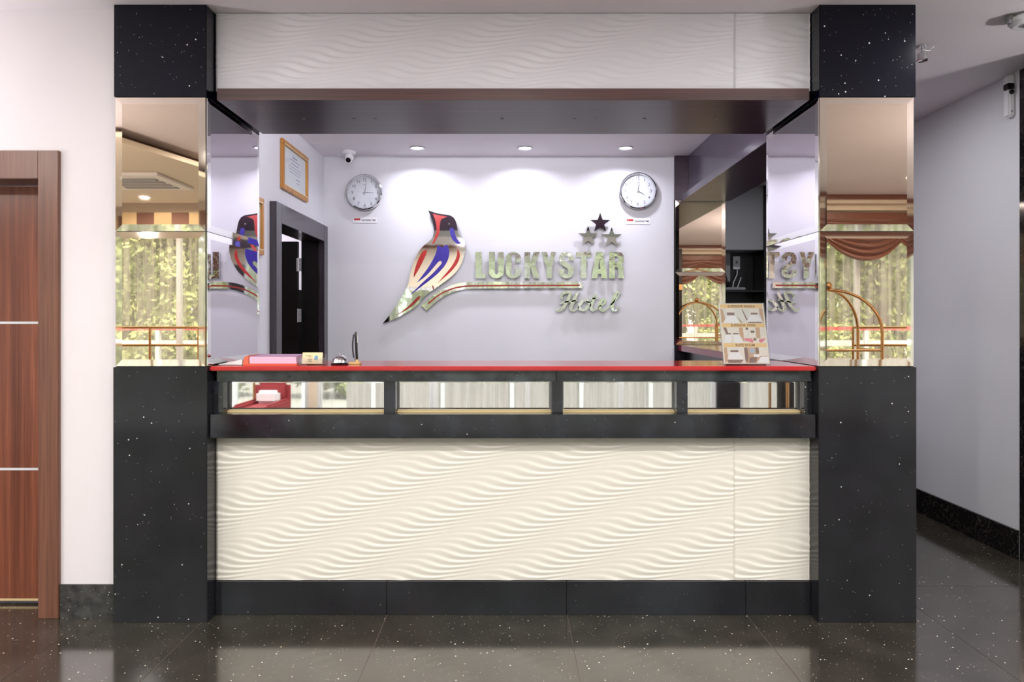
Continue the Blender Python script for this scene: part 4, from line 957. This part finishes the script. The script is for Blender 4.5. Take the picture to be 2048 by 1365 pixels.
def armchair(x, y, label):
    t = thing('armchair', (x, y, 0), label, 'armchair')
    box('seat', M['red_fabric'], x-0.14, x+0.14, y-0.30, y+0.30, 0.22, 0.42, t, 0.04)
    b = B().box(x-0.2, x+0.2, y-0.42, y-0.30, 0.12, 0.66, 0.05); b.add('backrest', M['red_fabric'], t)
    for s in (-1, 1): box('armrest', M['red_fabric'], x+s*0.17-0.03, x+s*0.17+0.03, y-0.36, y+0.30, 0.12, 0.46, t, 0.02)
    for sx in (-1, 1):
        for sy in (-1, 1): B().tube([(x+sx*0.15, y+sy*0.26, 0), (x+sx*0.15, y+sy*0.26, 0.23)], [0.012, 0.02], 10).add('leg', M['black_wood'], t)
    box('cushion', M['paper'], x-0.12, x+0.12, y-0.28, y-0.14, 0.42, 0.56, t, 0.03)
armchair(-2.72, -4.15, 'slim red armchair with white cushion by the lobby window')

# ---------------------------------------------------------------- outdoors
g = box('ground', M['paving'], -26, 26, -30, -5.06, -0.25, -0.08); struct(g)
def leafmass(n, rx, ry, rz, cz, seed, sz=0.09):
    rnd = random.Random(seed); V = []; Fc = []
    blobs = [(rnd.uniform(-.6,.6)*rx, rnd.uniform(-.6,.6)*ry, cz+rnd.uniform(-.65,.65)*rz, rnd.uniform(.35,.6)) for _ in range(14)]
    for i in range(n):
        bx_, by_, bz_, br_ = rnd.choice(blobs); a = rnd.uniform(0, 2*PI); c_ = rnd.uniform(-1, 1); r = rnd.uniform(.75, 1)*br_; s_ = math.sqrt(1-c_*c_)
        p = Vector((bx_+rx*r*s_*math.cos(a), by_+ry*r*s_*math.sin(a), bz_+rz*r*c_))
        u = Vector((rnd.uniform(-1,1), rnd.uniform(-1,1), rnd.uniform(-1,1))).normalized()*sz*rnd.uniform(.6,1.3); v = u.cross(Vector((rnd.uniform(-1,1), rnd.uniform(-1,1), rnd.uniform(-1,1)))).normalized()*sz*.55
        k = len(V); V += [p-u, p+v, p+u, p-v]; Fc.append((k, k+1, k+2, k+3))
    me = bpy.data.meshes.new('foliage'); me.from_pydata(V, [], Fc); me.update(); me.materials.append(M['leaf']); return me
fm = [leafmass(9000, 1.35, 1.5, 2.0, 3.2, s, .08) for s in (1, 2)]
tree_spots = [(-10.4, -12.0), (-7.4, -11.0), (-4.4, -11.8), (-1.3, -11.1), (1.7, -11.9), (4.7, -11.2), (7.8, -11.7), (-9.0, -15.6), (-5.8, -15.2), (-2.6, -15.6), (0.6, -15.3), (3.8, -15.6), (7.0, -15.2), (10.0, -15.5), (10.8, -12.3), (-13.4, -16.4 + 0.0), (13.6, -14.6)]
for i, (x, y) in enumerate(tree_spots):
    t = thing('tree', (x, y, -0.08), ('leafy green tree in the near row outside the lobby windows' if i < 7 else 'green tree in the far row beyond the first trees'), 'tree', 'near trees outside the lobby windows' if i < 7 else 'far trees outside the lobby windows')
    B().tube([(x, y, -0.08), (x+0.05, y, 1.2), (x-0.05, y, 2.6), (x+.1, y, 4.0)], [0.2, 0.15, 0.12, 0.05], 10).add('trunk', M['bark'], t, True)
    o = bpy.data.objects.new('foliage', fm[i % 2]); sc.collection.objects.link(o); o.parent = t
hm = leafmass(6000, 1.2, 0.6, 0.7, 0.7, 5, 0.07)
for i in range(7):
    x = -8.7+i*2.9
    t = bpy.data.objects.new('hedge', hm); sc.collection.objects.link(t); t.location = (x, -9.3, -0.08); tag(t, 'low green hedge outside the lobby windows', 'hedge', 'hedges outside the lobby windows')
box('low_wall', mat('low_wall_paint', srgb(150, 145, 142), 0.8), -2.4, 8, -6.70, -6.64, -0.08, 0.80, None)['label'] = 'low terrace wall added outside the middle window to whiten the mirror strip'  # wall added to whiten what the counter mirrors reflect
bpy.data.objects['low_wall']['category'] = 'wall'
for i in range(13):
    t = bpy.data.objects.new('hedge', hm); sc.collection.objects.link(t); t.location = (-17.4+i*2.9, -18.5, -0.08); t.scale = (1.1, 1.2, 2.6); tag(t, 'tall green hedge behind the far trees outside the windows', 'hedge', 'tall hedges behind the far trees')
t = thing('terrace_fence', (0, -6.6, -0.08), 'red topped fence outside the windows', 'fence')
box('top_rail', M['red_paint'], -8, 8, -6.63, -6.57, 1.20, 1.25, t); box('lower_rail', M['alu'], -8, 8, -6.62, -6.58, 0.98, 1.06, t)
for k in range(17): box('post', M['alu'], -8.03+k, -7.97+k, -6.63, -6.57, -0.08, 1.20, t)
